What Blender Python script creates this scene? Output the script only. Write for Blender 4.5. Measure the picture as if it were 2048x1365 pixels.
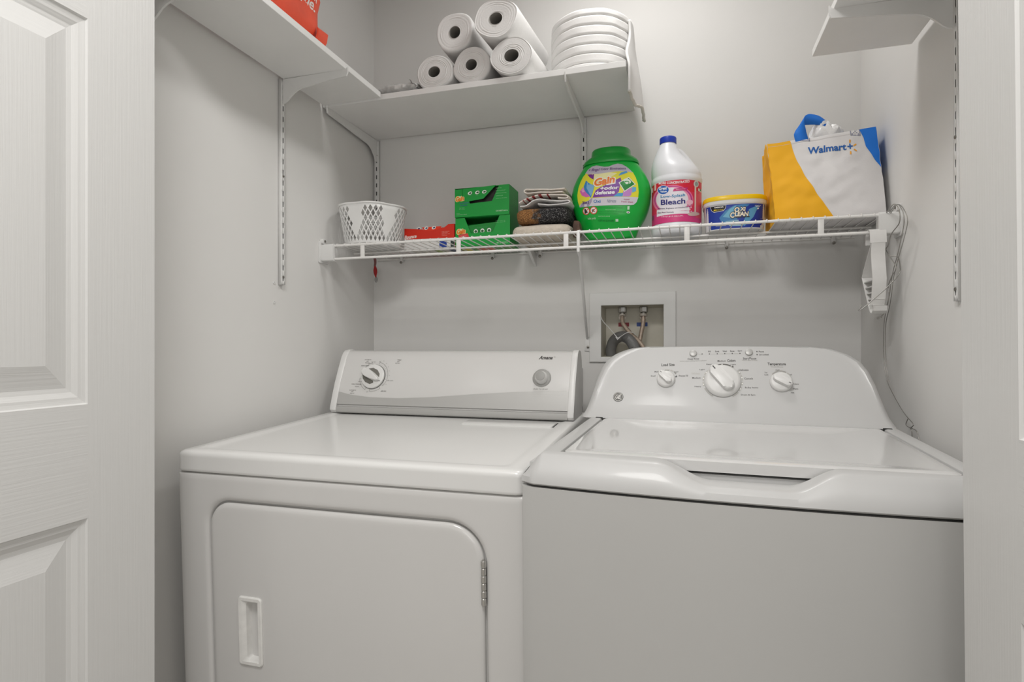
import bpy, bmesh, math, random
from mathutils import Vector as V, Matrix, noise
from math import sin, cos, pi, radians as R
random.seed(7)
sc = bpy.context.scene
for o in list(bpy.data.objects):
    bpy.data.objects.remove(o)

# ------------------------------------------------------------------ camera
CAM_H = 1.127
cd = bpy.data.cameras.new('camera')
cd.sensor_width = 36.0
cd.lens = 36.0 * 1157.57 / 2048.0
cd.shift_y = 10.2 / 2048.0
cd.clip_start = 0.02
cam = bpy.data.objects.new('camera', cd)
cam.location = (0, 0, CAM_H)
cam.rotation_euler = (R(90), 0, R(16.5242))
sc.collection.objects.link(cam)
sc.camera = cam

# ------------------------------------------------------------------ world, lamps, exposure
w = bpy.data.worlds.new('world')
w.use_nodes = True
w.node_tree.nodes['Background'].inputs[0].default_value = (1.0, 0.99, 0.98, 1)
w.node_tree.nodes['Background'].inputs[1].default_value = 0.15
sc.world = w
sc.view_settings.view_transform = 'Standard'
sc.view_settings.look = 'None'
sc.view_settings.gamma = 1.0
sc.view_settings.use_curve_mapping = False
sc.view_settings.exposure = -0.1


def area_lamp(name, loc, size, watts, color=(1, 0.985, 0.965), rot=(0, 0, 0)):
    d = bpy.data.lights.new(name, 'AREA')
    d.shape = 'DISK'
    d.size = size
    d.energy = watts
    d.color = color
    o = bpy.data.objects.new(name, d)
    o.location = loc
    o.rotation_euler = rot
    sc.collection.objects.link(o)
    return o


area_lamp('closet_lamp', (-0.12, 1.34, 2.385), 0.26, 4.5)
area_lamp('hall_lamp', (-0.28, -0.05, 2.385), 0.55, 21)
area_lamp('hall_fill_lamp', (0.25, -1.385, 1.35), 1.1, 7.0, (1.0, 0.99, 0.98), (R(90), 0, 0))  # unseen lamp added on the hall's rear wall for soft frontal fill

# ------------------------------------------------------------------ colour and materials
def C(h):
    h = h.lstrip('#')
    r = []
    for i in (0, 2, 4):
        c = int(h[i:i + 2], 16) / 255
        r.append(c / 12.92 if c <= 0.04045 else ((c + 0.055) / 1.055) ** 2.4)
    return (r[0], r[1], r[2], 1)


MATS = {}


def mat(name, col, rough=0.5, metal=0.0, bump=0.0, bscale=(60, 60, 60), var=0.0, vscale=6.0,
        detail=3.0, trans=0.0, alpha=1.0, sss=0.0, coat=0.0, dist=0.001):
    """principled surface with a procedural noise for tone variation and for relief"""
    if name in MATS:
        return MATS[name]
    m = bpy.data.materials.new(name)
    m.use_nodes = True
    nt = m.node_tree
    b = nt.nodes['Principled BSDF']
    c = C(col) if isinstance(col, str) else tuple(col) + (1,)
    b.inputs['Base Color'].default_value = c
    b.inputs['Roughness'].default_value = rough
    b.inputs['Metallic'].default_value = metal
    if trans:
        b.inputs['Transmission Weight'].default_value = trans
    if alpha < 1:
        b.inputs['Alpha'].default_value = alpha
    if sss:
        b.inputs['Subsurface Weight'].default_value = sss
        b.inputs['Subsurface Radius'].default_value = (0.02, 0.02, 0.02)
    if coat:
        b.inputs['Coat Weight'].default_value = coat
        b.inputs['Coat Roughness'].default_value = 0.08
    tc = nt.nodes.new('ShaderNodeTexCoord')
    if var > 0:
        n = nt.nodes.new('ShaderNodeTexNoise')
        n.inputs['Scale'].default_value = vscale
        n.inputs['Detail'].default_value = 4
        nt.links.new(tc.outputs['Object'], n.inputs['Vector'])
        rp = nt.nodes.new('ShaderNodeValToRGB')
        rp.color_ramp.elements[0].position = 0.3
        rp.color_ramp.elements[1].position = 0.7
        rp.color_ramp.elements[0].color = tuple(x * (1 - var) for x in c[:3]) + (1,)
        rp.color_ramp.elements[1].color = tuple(min(1, x * (1 + var)) for x in c[:3]) + (1,)
        nt.links.new(n.outputs['Fac'], rp.inputs['Fac'])
        nt.links.new(rp.outputs['Color'], b.inputs['Base Color'])
    if bump > 0:
        mp = nt.nodes.new('ShaderNodeMapping')
        mp.inputs['Scale'].default_value = bscale
        nt.links.new(tc.outputs['Object'], mp.inputs['Vector'])
        n = nt.nodes.new('ShaderNodeTexNoise')
        n.inputs['Scale'].default_value = 1.0
        n.inputs['Detail'].default_value = detail
        nt.links.new(mp.outputs['Vector'], n.inputs['Vector'])
        bp = nt.nodes.new('ShaderNodeBump')
        bp.inputs['Strength'].default_value = bump
        bp.inputs['Distance'].default_value = dist
        nt.links.new(n.outputs['Fac'], bp.inputs['Height'])
        nt.links.new(bp.outputs['Normal'], b.inputs['Normal'])
    MATS[name] = m
    return m


# ------------------------------------------------------------------ mesh builder
class MB:
    def __init__(s):
        s.bm = bmesh.new()

    def v(s, p):
        return s.bm.verts.new(p)

    def f(s, vs, m=0):
        try:
            f = s.bm.faces.new(vs)
            f.material_index = m
            f.smooth = True
            return f
        except ValueError:
            return None

    def poly(s, pts, m=0):
        return s.f([s.v(p) for p in pts], m)

    def box(s, x0, y0, z0, x1, y1, z1, m=0, bev=0.0, seg=2):
        c = [s.v((x, y, z)) for z in (z0, z1) for y in (y0, y1) for x in (x0, x1)]
        fs = [s.f([c[i] for i in q], m) for q in
              ((0, 2, 3, 1), (4, 5, 7, 6), (0, 1, 5, 4), (2, 6, 7, 3), (0, 4, 6, 2), (1, 3, 7, 5))]
        if bev:
            es = list({e for f in fs for e in f.edges})
            r = bmesh.ops.bevel(s.bm, geom=es, offset=bev, segments=seg, profile=0.5, affect='EDGES')
            for f in r['faces']:
                f.material_index = m
                f.smooth = True
        return s

    def loft(s, rings, m=0, cap=True, closed=True, mi=None):
        vr = [[s.v(p) for p in r] for r in rings]
        n = len(vr[0])
        for i in range(len(vr) - 1):
            for j in range(n if closed else n - 1):
                k = (j + 1) % n
                mm = m if mi is None else mi(i, j)
                s.f([vr[i][j], vr[i][k], vr[i + 1][k], vr[i + 1][j]], mm)
        if cap:
            s.f(list(reversed(vr[0])), m if mi is None else mi(-1, 0))
            s.f(vr[-1], m if mi is None else mi(len(vr) - 1, 0))
        return vr

    def lathe(s, prof, n=32, c=(0, 0, 0), m=0, cap=True, axis='z', mi=None):
        rings = []
        for r, h in prof:
            ring = []
            for j in range(n):
                a = 2 * pi * j / n
                x, y = r * cos(a), r * sin(a)
                if axis == 'z':
                    p = (x, y, h)
                elif axis == 'y':
                    p = (x, -h, y)       # axis points toward -y
                else:
                    p = (h, x, y)
                ring.append(V(p) + V(c))
            rings.append(ring)
        s.loft(rings, m, cap, True, mi)
        return s

    def tube(s, path, r, n=8, m=0, closed=False, cap=True):
        P = [V(p) for p in path]
        rf = r if callable(r) else (lambda t: r)
        L = len(P)
        T = []
        for i in range(L):
            a = P[(i - 1) % L] if (closed or i > 0) else P[i]
            b = P[(i + 1) % L] if (closed or i < L - 1) else P[i]
            d = (b - a)
            T.append(d.normalized() if d.length > 1e-9 else V((0, 0, 1)))
        up = V((0, 0, 1)) if abs(T[0].z) < 0.9 else V((1, 0, 0))
        nrm = (up - T[0] * up.dot(T[0])).normalized()
        rings = []
        for i in range(L):
            nrm = (nrm - T[i] * nrm.dot(T[i]))
            nrm = nrm.normalized() if nrm.length > 1e-6 else T[i].orthogonal().normalized()
            bi = T[i].cross(nrm)
            rr = rf(i / max(1, L - 1))
            rings.append([P[i] + (nrm * cos(2 * pi * j / n) + bi * sin(2 * pi * j / n)) * rr for j in range(n)])
        if closed:
            rings.append(rings[0])
            s.loft(rings, m, False)
        else:
            s.loft(rings, m, cap)
        return s

    def prism(s, pts, fn, h0, h1, m=0, bev=0.0, seg=2):
        """extrude a 2-d outline; fn(a, b, h) gives the 3-d point"""
        r0 = [s.v(fn(a, b, h0)) for a, b in pts]
        r1 = [s.v(fn(a, b, h1)) for a, b in pts]
        n = len(pts)
        fs = [s.f([r0[j], r0[(j + 1) % n], r1[(j + 1) % n], r1[j]], m) for j in range(n)]
        c0 = s.f(list(reversed(r0)), m)
        c1 = s.f(r1, m)
        if bev:
            es = list({e for f in (c0, c1) if f for e in f.edges})
            r = bmesh.ops.bevel(s.bm, geom=es, offset=bev, segments=seg, profile=0.5, affect='EDGES')
            for f in r['faces']:
                f.material_index = m
                f.smooth = True
        return s

    def grid(s, fn, nu, nv, m=0, mi=None, closeu=False):
        g = [[s.v(fn(i / nu, j / nv)) for j in range(nv + 1)] for i in range(nu if closeu else nu + 1)]
        for i in range(nu):
            for j in range(nv):
                k = (i + 1) % len(g) if closeu else i + 1
                s.f([g[i][j], g[k][j], g[k][j + 1], g[i][j + 1]], m if mi is None else mi(i, j))
        return g

    def build(s, name, mats, parent=None, sharp=38, solid=0.0, recalc=True, soff=-1.0):
        if recalc:
            bmesh.ops.recalc_face_normals(s.bm, faces=s.bm.faces[:])
        me = bpy.data.meshes.new(name)
        s.bm.to_mesh(me)
        s.bm.free()
        for m in (mats if isinstance(mats, (list, tuple)) else [mats]):
            me.materials.append(m)
        me.set_sharp_from_angle(angle=R(sharp))
        o = bpy.data.objects.new(name, me)
        sc.collection.objects.link(o)
        if parent:
            o.parent = parent
        if solid:
            md = o.modifiers.new('thickness', 'SOLIDIFY')
            md.thickness = solid
            md.offset = soff
        return o


def tag(o, label, cat, group=None):
    o['label'] = label
    o['category'] = cat
    if group:
        o['group'] = group
    return o


def thing(name, loc, label, cat, group=None, rot=(0, 0, 0)):
    o = bpy.data.objects.new(name, None)
    o.empty_display_size = 0.05
    o.location = loc
    o.rotation_euler = rot
    sc.collection.objects.link(o)
    return tag(o, label, cat, group)


def struct(mb, name, mats, **k):
    o = mb.build(name, mats, **k)
    o['kind'] = 'structure'
    return o


def copy_tree(o, parent=None):
    c = o.copy()
    sc.collection.objects.link(c)
    if parent:
        c.parent = parent
    for ch in list(o.children):
        copy_tree(ch, c)
    return c


def rrect(x0, y0, x1, y1, r, n=6):
    rs = r if isinstance(r, (tuple, list)) else (r, r, r, r)     # corners: bl, br, tr, tl
    out = []
    for (cx, cy, a0, q) in ((x0 + rs[0], y0 + rs[0], pi, rs[0]), (x1 - rs[1], y0 + rs[1], 1.5 * pi, rs[1]),
                            (x1 - rs[2], y1 - rs[2], 0, rs[2]), (x0 + rs[3], y1 - rs[3], 0.5 * pi, rs[3])):
        for i in range(n + 1):
            a = a0 + 0.5 * pi * i / n
            out.append((cx + q * cos(a), cy + q * sin(a)))
    return out


def smooth_path(pts, n=8):
    """Catmull-Rom through the points"""
    P = [V(p) for p in pts]
    P = [P[0] * 2 - P[1]] + P + [P[-1] * 2 - P[-2]]
    out = []
    for i in range(1, len(P) - 2):
        for k in range(n):
            t = k / n
            a, b, c, d = P[i - 1], P[i], P[i + 1], P[i + 2]
            out.append(0.5 * ((2 * b) + (c - a) * t + (2 * a - 5 * b + 4 * c - d) * t * t + (3 * b - a - 3 * c + d) * t ** 3))
    out.append(P[-2])
    return out


def sstep(a, b, x):
    t = max(0.0, min(1.0, (x - a) / (b - a)))
    return t * t * (3 - 2 * t)


def nz(x, y, z=0.0):
    return noise.noise(V((x, y, z)))


# ------------------------------------------------------------------ lettering and printed shapes
_tcache = {}


def text2d(s, bold=0.0, shear=0.0, space=1.0):
    k = (s, bold, shear, space)
    if k in _tcache:
        return _tcache[k]
    cu = bpy.data.curves.new('lettering', 'FONT')
    cu.body = s
    cu.size = 1.0
    cu.offset = bold
    cu.shear = shear
    cu.space_character = space
    cu.resolution_u = 3
    o = bpy.data.objects.new('lettering', cu)
    sc.collection.objects.link(o)
    dg = bpy.context.evaluated_depsgraph_get()
    dg.update()
    ev = o.evaluated_get(dg)
    me = ev.to_mesh()
    vs = [(v.co.x, v.co.y) for v in me.vertices]
    fs = [tuple(p.vertices) for p in me.polygons]
    ev.to_mesh_clear()
    bpy.data.objects.remove(o)
    bpy.data.curves.remove(cu)
    _tcache[k] = (vs, fs)
    return _tcache[k]


class Lab:
    """flat printed shapes mapped onto a surface; fn(a, b, h) gives the 3-d point at height h above it"""

    def __init__(s, fn, step=0.0, lift=0.00003, tr=None, rough=0.4):
        s.fn, s.step, s.lift, s.tr = fn, step, lift, tr or (lambda x, y: (x, y))
        s.mb = MB()
        s.mats, s.ix, s.n, s.rough = [], {}, 1, rough

    def mi(s, col):
        if col not in s.ix:
            s.ix[col] = len(s.mats)
            s.mats.append(mat('ink_' + col.lstrip('#') + '_%d' % int(s.rough * 100), col, s.rough, bump=0.02, bscale=(300, 300, 300)))
        return s.ix[col]

    def raw(s, vs, fs, col, h=None):
        b = bmesh.new()
        bv = [b.verts.new((x, y, 0)) for x, y in vs]
        for f in fs:
            try:
                b.faces.new([bv[i] for i in f])
            except ValueError:
                pass
        if s.step:
            for ax in (0, 1):
                lo = min(v.co[ax] for v in b.verts)
                hi = max(v.co[ax] for v in b.verts)
                k = math.ceil(lo / s.step) * s.step
                while k < hi:
                    co = [0, 0, 0]
                    no = [0, 0, 0]
                    co[ax] = k
                    no[ax] = 1
                    bmesh.ops.bisect_plane(b, geom=b.verts[:] + b.edges[:] + b.faces[:], plane_co=co, plane_no=no, dist=1e-7)
                    k += s.step
        bmesh.ops.triangulate(b, faces=b.faces[:])
        h = 0.00012 + s.n * s.lift if h is None else h
        mi = s.mi(col)
        b.verts.ensure_lookup_table()
        mp = {v: s.mb.v(s.fn(v.co.x, v.co.y, h)) for v in b.verts}
        for f in b.faces:
            s.mb.f([mp[v] for v in f.verts], mi)
        b.free()
        s.n += 1
        return s

    def poly(s, pts, col):
        q = [s.tr(x, y) for x, y in pts]
        return s.raw(q, [tuple(range(len(q)))], col)

    def ell(s, cx, cy, rx, ry, col, rot=0.0, n=24, a0=0, a1=2 * pi):
        return s.poly([(cx + rx * cos(a) * cos(rot) - ry * sin(a) * sin(rot), cy + rx * cos(a) * sin(rot) + ry * sin(a) * cos(rot))
                       for a in [a0 + (a1 - a0) * i / n for i in range(n if a1 - a0 >= 2 * pi - 1e-6 else n + 1)]], col)

    def ring(s, cx, cy, r0, r1, col, a0=0, a1=360, n=24, ky=1.0):
        A = [R(a0 + (a1 - a0) * i / n) for i in range(n + 1)]
        q = [(cx + r1 * cos(a), cy + r1 * sin(a) * ky) for a in A] + [(cx + r0 * cos(a), cy + r0 * sin(a) * ky) for a in reversed(A)]
        vs = [s.tr(*p) for p in q]
        N = len(A)
        fs = [(i, i + 1, 2 * N - 2 - i, 2 * N - 1 - i) for i in range(N - 1)]
        return s.raw(vs, fs, col)

    def line(s, p, q, wd, col):
        d = V((q[0] - p[0], q[1] - p[1]))
        k = V((-d.y, d.x)).normalized() * wd / 2
        return s.poly([(p[0] - k.x, p[1] - k.y), (q[0] - k.x, q[1] - k.y), (q[0] + k.x, q[1] + k.y), (p[0] + k.x, p[1] + k.y)], col)

    def text(s, t, x0, y0, x1, y1, col, bold=0.0, shear=0.0, keep=False, rise=0.0, space=1.0):
        """fit the words into the box; y1 is the top of the letters. With tr set the box is in tr's input frame."""
        vs, fs = text2d(t, bold, shear, space)
        ax, bx = min(v[0] for v in vs), max(v[0] for v in vs)
        ay, by = min(v[1] for v in vs), max(v[1] for v in vs)
        sx, sy = (x1 - x0) / (bx - ax), (y1 - y0) / (by - ay)
        q = []
        for x, y in vs:
            u = x0 + (x - ax) * sx
            q.append(s.tr(u, y0 + (y - ay) * sy + rise * (x - ax) / (bx - ax)))
        return s.raw(q, fs, col)

    def build(s, name, parent):
        return s.mb.build(name, s.mats, parent, recalc=False)


# ------------------------------------------------------------------ shared materials
M_WALL = mat('wall_paint', (0.765, 0.755, 0.735), 0.75, bump=0.12, bscale=(90, 90, 90), var=0.015, vscale=3)
M_CEIL = mat('ceiling_paint', (0.86, 0.855, 0.84), 0.9, bump=0.2, bscale=(160, 160, 160))
M_FLOOR = mat('floor_vinyl', (0.52, 0.49, 0.45), 0.45, bump=0.1, bscale=(8, 90, 8), var=0.12, vscale=5)
M_DOORV = mat('door_paint_upright_grain', (0.71, 0.705, 0.69), 0.45, bump=0.4, bscale=(30, 260, 5), detail=4, dist=0.0010)
M_DOORH = mat('door_paint_level_grain', (0.71, 0.705, 0.69), 0.45, bump=0.4, bscale=(30, 5, 260), detail=4, dist=0.0010)
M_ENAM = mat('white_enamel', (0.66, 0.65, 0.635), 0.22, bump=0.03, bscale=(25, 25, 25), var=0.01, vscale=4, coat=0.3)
M_ENAM_LIT = mat('white_enamel_lit_top', (0.765, 0.76, 0.745), 0.24, bump=0.015, bscale=(20, 20, 20), var=0.01, vscale=4, coat=0.15)  # the dryer's enamel made lighter for the lamp light on its top
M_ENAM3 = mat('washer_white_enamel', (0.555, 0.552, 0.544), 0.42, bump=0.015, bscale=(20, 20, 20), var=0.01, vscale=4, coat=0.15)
M_PLAS = mat('white_plastic', (0.74, 0.735, 0.72), 0.35, bump=0.03, bscale=(200, 200, 200))
M_MELA = mat('white_melamine', (0.86, 0.855, 0.84), 0.45, bump=0.05, bscale=(150, 150, 150), var=0.02, vscale=9)
M_STEELW = mat('white_powder_coat', (0.78, 0.775, 0.76), 0.4, bump=0.05, bscale=(300, 300, 300))
M_VINYLW = mat('white_vinyl_wire', (0.80, 0.785, 0.76), 0.35, bump=0.04, bscale=(300, 300, 300))
M_DARK = mat('dark_gap', (0.03, 0.029, 0.028), 0.8, bump=0.05)
M_GREY = mat('grey_plastic', (0.33, 0.325, 0.31), 0.45, bump=0.05, bscale=(200, 200, 200))
M_SILV = mat('brushed_silver', (0.48, 0.475, 0.46), 0.4, metal=0.25, bump=0.08, bscale=(5, 400, 400))
M_CHROME = mat('chrome', (0.62, 0.61, 0.59), 0.25, metal=1.0, bump=0.03, bscale=(120, 120, 120))
M_STEEL = mat('dull_steel', (0.30, 0.285, 0.26), 0.4, metal=0.9, bump=0.1, bscale=(150, 150, 150))

# ================================================================== THE ROOM
XL, XR, YB, ZC = -1.044, 0.471, 1.813, 2.44
YF0, YF1 = 0.69, 0.795            # thickness of the wall the closet doors hang in
XO0, XO1 = -0.94, 0.355           # opening
HOLE = (-0.2478, 1.092, -0.0573, 1.2545)


def wall_box(x0, y0, z0, x1, y1, z1):
    m = MB()
    m.box(x0, y0, z0, x1, y1, z1)
    return m


m = MB()
hx0, hz0, hx1, hz1 = HOLE
for a in ((XL - 0.1, 0, hx0, ZC), (hx1, 0, XR + 0.1, ZC), (hx0, 0, hx1, hz0), (hx0, hz1, hx1, ZC)):
    m.box(a[0], YB, a[1], a[2], YB + 0.12, a[3])
bmesh.ops.remove_doubles(m.bm, verts=m.bm.verts[:], dist=1e-5)
struct(m, 'wall_back', M_WALL)
struct(wall_box(XL - 0.1, YF1, 0, XL, YB, ZC), 'wall_left', M_WALL)
struct(wall_box(XR, YF1, 0, XR + 0.1, YB, ZC), 'wall_right', M_WALL)
m = MB()
m.box(-2.0, YF0, 0, XO0, YF1, ZC)
m.box(XO1, YF0, 0, 1.5, YF1, ZC)
m.box(XO0, YF0, 2.05, XO1, YF1, ZC)
struct(m, 'wall_front', M_WALL)
struct(wall_box(-2.1, -1.4, 0, -2.0, YF1, ZC), 'wall_hall_left', M_WALL)
struct(wall_box(1.5, -1.4, 0, 1.6, YF1, ZC), 'wall_hall_right', M_WALL)
struct(wall_box(-2.1, -1.5, 0, 1.6, -1.4, ZC), 'wall_hall_rear', M_WALL)
struct(wall_box(-2.1, -1.5, -0.05, 1.6, YB + 0.12, 0), 'floor', M_FLOOR)
struct(wall_box(-2.1, -1.5, ZC, 1.6, YB + 0.12, ZC + 0.05), 'ceiling', M_CEIL)
m = MB()
m.box(XL, YB - 0.012, 0, XR, YB, 0.085, bev=0.003)
struct(m, 'baseboard_back', M_MELA)


def panel_door(name, wd, h, flip):
    """moulded six-panel door; local x along its width from the hinge edge, face toward +y, z up"""
    m = MB()
    st, gap = 0.120, 0.105
    cols = [(st, wd / 2 - gap / 2), (wd / 2 + gap / 2, wd - st)]
    rows = [(0.24, 0.844), (1.0235, 1.631), (1.745, 1.905)]
    xs = [0] + [c for p in cols for c in p] + [wd]
    zs = [0] + [r for p in rows for r in p] + [h]
    for i in range(5):
        for j in range(7):
            if i % 2 == 1 and j % 2 == 1:
                continue
            mi = 0 if i % 2 == 0 else 1
            m.poly([(xs[i], 0, zs[j]), (xs[i + 1], 0, zs[j]), (xs[i + 1], 0, zs[j + 1]), (xs[i], 0, zs[j + 1])], mi)
    prof = [(0, 0), (0.002, -0.003), (0.008, -0.0045), (0.012, -0.005), (0.020, -0.0085), (0.027, -0.0095), (0.030, -0.009), (0.060, -0.002), (0.062, -0.0015)]
    for cx0, cx1 in cols:
        for rz0, rz1 in rows:
            rings = [[(cx0 + d, y, rz0 + d), (cx1 - d, y, rz0 + d), (cx1 - d, y, rz1 - d), (cx0 + d, y, rz1 - d)] for d, y in prof]
            vr = [[m.v(p) for p in r] for r in rings]
            for i in range(len(vr) - 1):
                for k in range(4):
                    q = (k + 1) % 4
                    m.f([vr[i][k], vr[i][q], vr[i + 1][q], vr[i + 1][k]], 0 if k % 2 else 1)
            m.f(vr[-1], 0)
    t = 0.034
    m.poly([(0, -t, 0), (wd, -t, 0), (wd, -t, h), (0, -t, h)], 0)
    m.poly([(0, 0, 0), (0, -t, 0), (0, -t, h), (0, 0, h)], 0)
    m.poly([(wd, 0, 0), (wd, -t, 0), (wd, -t, h), (wd, 0, h)], 0)
    m.poly([(0, 0, 0), (wd, 0, 0), (wd, -t, 0), (0, -t, 0)], 1)
    m.poly([(0, 0, h), (wd, 0, h), (wd, -t, h), (0, -t, h)], 1)
    bmesh.ops.remove_doubles(m.bm, verts=m.bm.verts[:], dist=1e-5)
    # place: width runs toward -y (into the room), the face looks along +x or -x
    for v in m.bm.verts:
        x, y, z = v.co
        v.co = V((y * (1 if not flip else -1), -x, z))
    return struct(m, name, [M_DOORV, M_DOORH], sharp=6)


d1 = panel_door('door_1', 0.80, 2.02, False)
d1.location = (-0.900, 0.804, 0.012)
d2 = panel_door('door_2', 0.80, 2.02, True)
d2.location = (0.3235, 0.804, 0.012)
d2.rotation_euler = (0, R(-0.5), 0)

# lamps' fixtures
for nm, (x, y), r, lb in (('closet_lamp_fixture', (-0.12, 1.34), 0.15, 'round white flush ceiling light inside the closet'),
                          ('hall_lamp_fixture', (-0.28, -0.05), 0.30, 'large round white flush ceiling light in the hall')):
    t = thing('ceiling_light', (x, y, ZC), lb, 'ceiling light')
    m = MB()
    m.lathe([(r, 0), (r, -0.03), (r - 0.01, -0.042), (r - 0.018, -0.042), (r - 0.018, -0.03)], 40, cap=False)
    m.build('rim', M_STEELW, t)

# made-up frame round the added fill lamp, unseen behind the camera
m = MB()
for a in ((-0.42, -1.40, 0.68, -0.36, -1.37, 2.02), (0.86, -1.40, 0.68, 0.92, -1.37, 2.02), (-0.42, -1.40, 0.68, 0.92, -1.37, 0.74), (-0.42, -1.40, 1.96, 0.92, -1.37, 2.02)):
    m.box(*a)
bmesh.ops.remove_doubles(m.bm, verts=m.bm.verts[:], dist=1e-5)
struct(m, 'fill_lamp_frame', M_MELA)

# ================================================================== DRYER
DW = 0.737
dry = thing('dryer', (-0.9975, 0.9775, 0.0), 'white front-loading clothes dryer with silver swoosh console, standing on the left', 'dryer', rot=(R(2.1), 0, R(0.4)))
m = MB()
# side and back sheets of the cabinet
m.box(0.0, 0.012, 0.03, DW, 0.70, 0.868, bev=0.004)
for x in (0.05, DW - 0.05):
    for y in (0.06, 0.64):
        m.lathe([(0.018, 0.0), (0.018, 0.012), (0.008, 0.014), (0.008, 0.035)], 16, c=(x, y, 0))
m.build('cabinet', M_ENAM, dry)
# front sheet with the rolled edge of the door opening
dx0, dx1, dz0, dz1 = 0.0725, 0.6655, 0.235, 0.8165
hole = rrect(dx0, dz0, dx1, dz1, (0.05, 0.05, 0.072, 0.052), 10)
m = MB()
outer = rrect(0.0, 0.03, DW, 0.870, 0.004, 10)


def dring(pts, y):
    return [(a, y, b) for a, b in pts]


def inset(pts, d):
    n = len(pts)
    out = []
    for i in range(n):
        p, q, r_ = V(pts[i - 1]), V(pts[i]), V(pts[(i + 1) % n])
        t = (r_ - p)
        t = t.normalized() if t.length else V((1, 0))
        out.append((q.x - t.y * d, q.y + t.x * d))
    return out


o2 = inset(outer, 0.004)
rings = [dring(outer, 0.016), dring(outer, 0.005), dring(rrect(0.0015, 0.0315, DW - 0.0015, 0.8685, 0.004, 10), 0.0015), dring(rrect(0.004, 0.034, DW - 0.004, 0.866, 0.004, 10), 0.0)]
rings += [dring(rrect(0.014, 0.044, DW - 0.014, 0.856, 0.006, 10), 0.0), dring(inset(hole, -0.016), 0.0), dring(inset(hole, -0.010), 0.0), dring(inset(hole, -0.004), 0.0012), dring(hole, 0.006), dring(hole, 0.015)]
m.loft(rings, cap=False)
m.build('front_panel', M_ENAM, dry, sharp=50)
# door
ddoor_o = inset(hole, 0.0035)
m = MB()
rings = [dring(ddoor_o, 0.016), dring(ddoor_o, 0.0065), dring(inset(ddoor_o, 0.001), 0.0035), dring(inset(ddoor_o, 0.004), 0.001), dring(inset(ddoor_o, 0.010), 0.0)]
hand = rrect(0.1425, 0.4895, 0.1985, 0.6285, 0.008, 10)
m.loft(rings + [dring(inset(ddoor_o, 0.016), 0.0), dring(inset(hand, -0.006), 0.0), dring(hand, 0.0)], cap=False)
ddoor = m.build('door', M_ENAM, dry, sharp=50)
m = MB()
hin = rrect(0.160, 0.500, 0.192, 0.617, 0.007, 10)
hin2 = rrect(0.162, 0.502, 0.1905, 0.615, 0.006, 10)
m.loft([dring(hand, 0.002), dring(hand, -0.002), dring(inset(hand, 0.002), -0.004), dring(inset(hand, 0.008), -0.004),
        dring(inset(hin, -0.003), -0.002), dring(hin, 0.0), dring(hin2, 0.012), dring(inset(hin2, 0.003), 0.015)], cap=False)
m.poly(dring(inset(hin2, 0.003), 0.015))
m.build('door_handle', mat('handle_plastic', (0.78, 0.77, 0.745), 0.35, bump=0.03, bscale=(200, 200, 200), var=0.05, vscale=60), ddoor)
m = MB()
pts = [(-0.3385 + 1.0056 + 0.001, 0.7535 - i * 0.0133) for i in range(7)]
for i in range(6):
    z1, z0 = pts[i][1] - 0.0004, pts[i + 1][1] + 0.0004
    rr = 0.0048 if i % 2 == 0 else 0.0045
    m.lathe([(rr * 0.8, z0), (rr, z0 + 0.0008), (rr, z1 - 0.0008), (rr * 0.8, z1)], 14, c=(0.6625, -0.0015, 0))
m.lathe([(0.0028, pts[6][1] - 0.001), (0.0028, pts[0][1] + 0.001)], 10, c=(0.6625, -0.0015, 0))
m.build('hinge', M_CHROME, dry)['label'] = 'chrome barrel hinge'
# top
m = MB()
def dtop(a, z, bev):
    return [(x, y, z) for x, y in rrect(a, a - 0.003, DW - a, 0.70 - a, 0.014 if a < 0.01 else 0.02, 8)]
rings = [dtop(0.0015, 0.8725, 0), dtop(0.0, 0.8755, 0), dtop(0.0, 0.8785, 0), dtop(0.0, 0.9025, 0), dtop(0.0, 0.9055, 0), dtop(0.002, 0.911, 0), dtop(0.007, 0.914, 0), dtop(0.030, 0.914, 0), dtop(0.038, 0.9120, 0), dtop(0.046, 0.9112, 0)]
m.loft(rings)
dtp = m.build('top_panel', M_ENAM_LIT, dry, sharp=60)
m = MB()
m.prism(rrect(0.452, 0.436, 0.690, 0.505, 0.006), lambda a, b, h: (a, b, h), 0.9105, 0.9135, bev=0.0012)
m.build('lint_screen_lid', M_ENAM_LIT, dtp)
m = MB()
m.box(0.6915, 0.440, 0.9105, 0.6940, 0.502, 0.9122)
m.build('lid_slot', M_DARK, dtp)
# console: section in (y, z), swept along x
prof = [(0.500, 0.9145), (0.488, 0.916), (0.4805, 0.924), (0.481, 0.930), (0.492, 0.960), (0.508, 1.000), (0.527, 1.045), (0.546, 1.080), (0.556, 1.093), (0.568, 1.0995), (0.585, 1.101), (0.606, 1.096), (0.620, 1.07), (0.628, 0.9145)]


prof = [(y + 0.038, z - (0.006 if z > 1.0 else 0)) for y, z in prof]


def face_y(z):
    P = prof[3:9]
    for (y0, z0), (y1, z1) in zip(P, P[1:]):
        if z <= z1:
            return y0 + (y1 - y0) * (z - z0) / (z1 - z0)
    return P[-1][0]


def conn(z):           # unit normal of the face
    return V((0, -0.925, 0.38))


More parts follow.
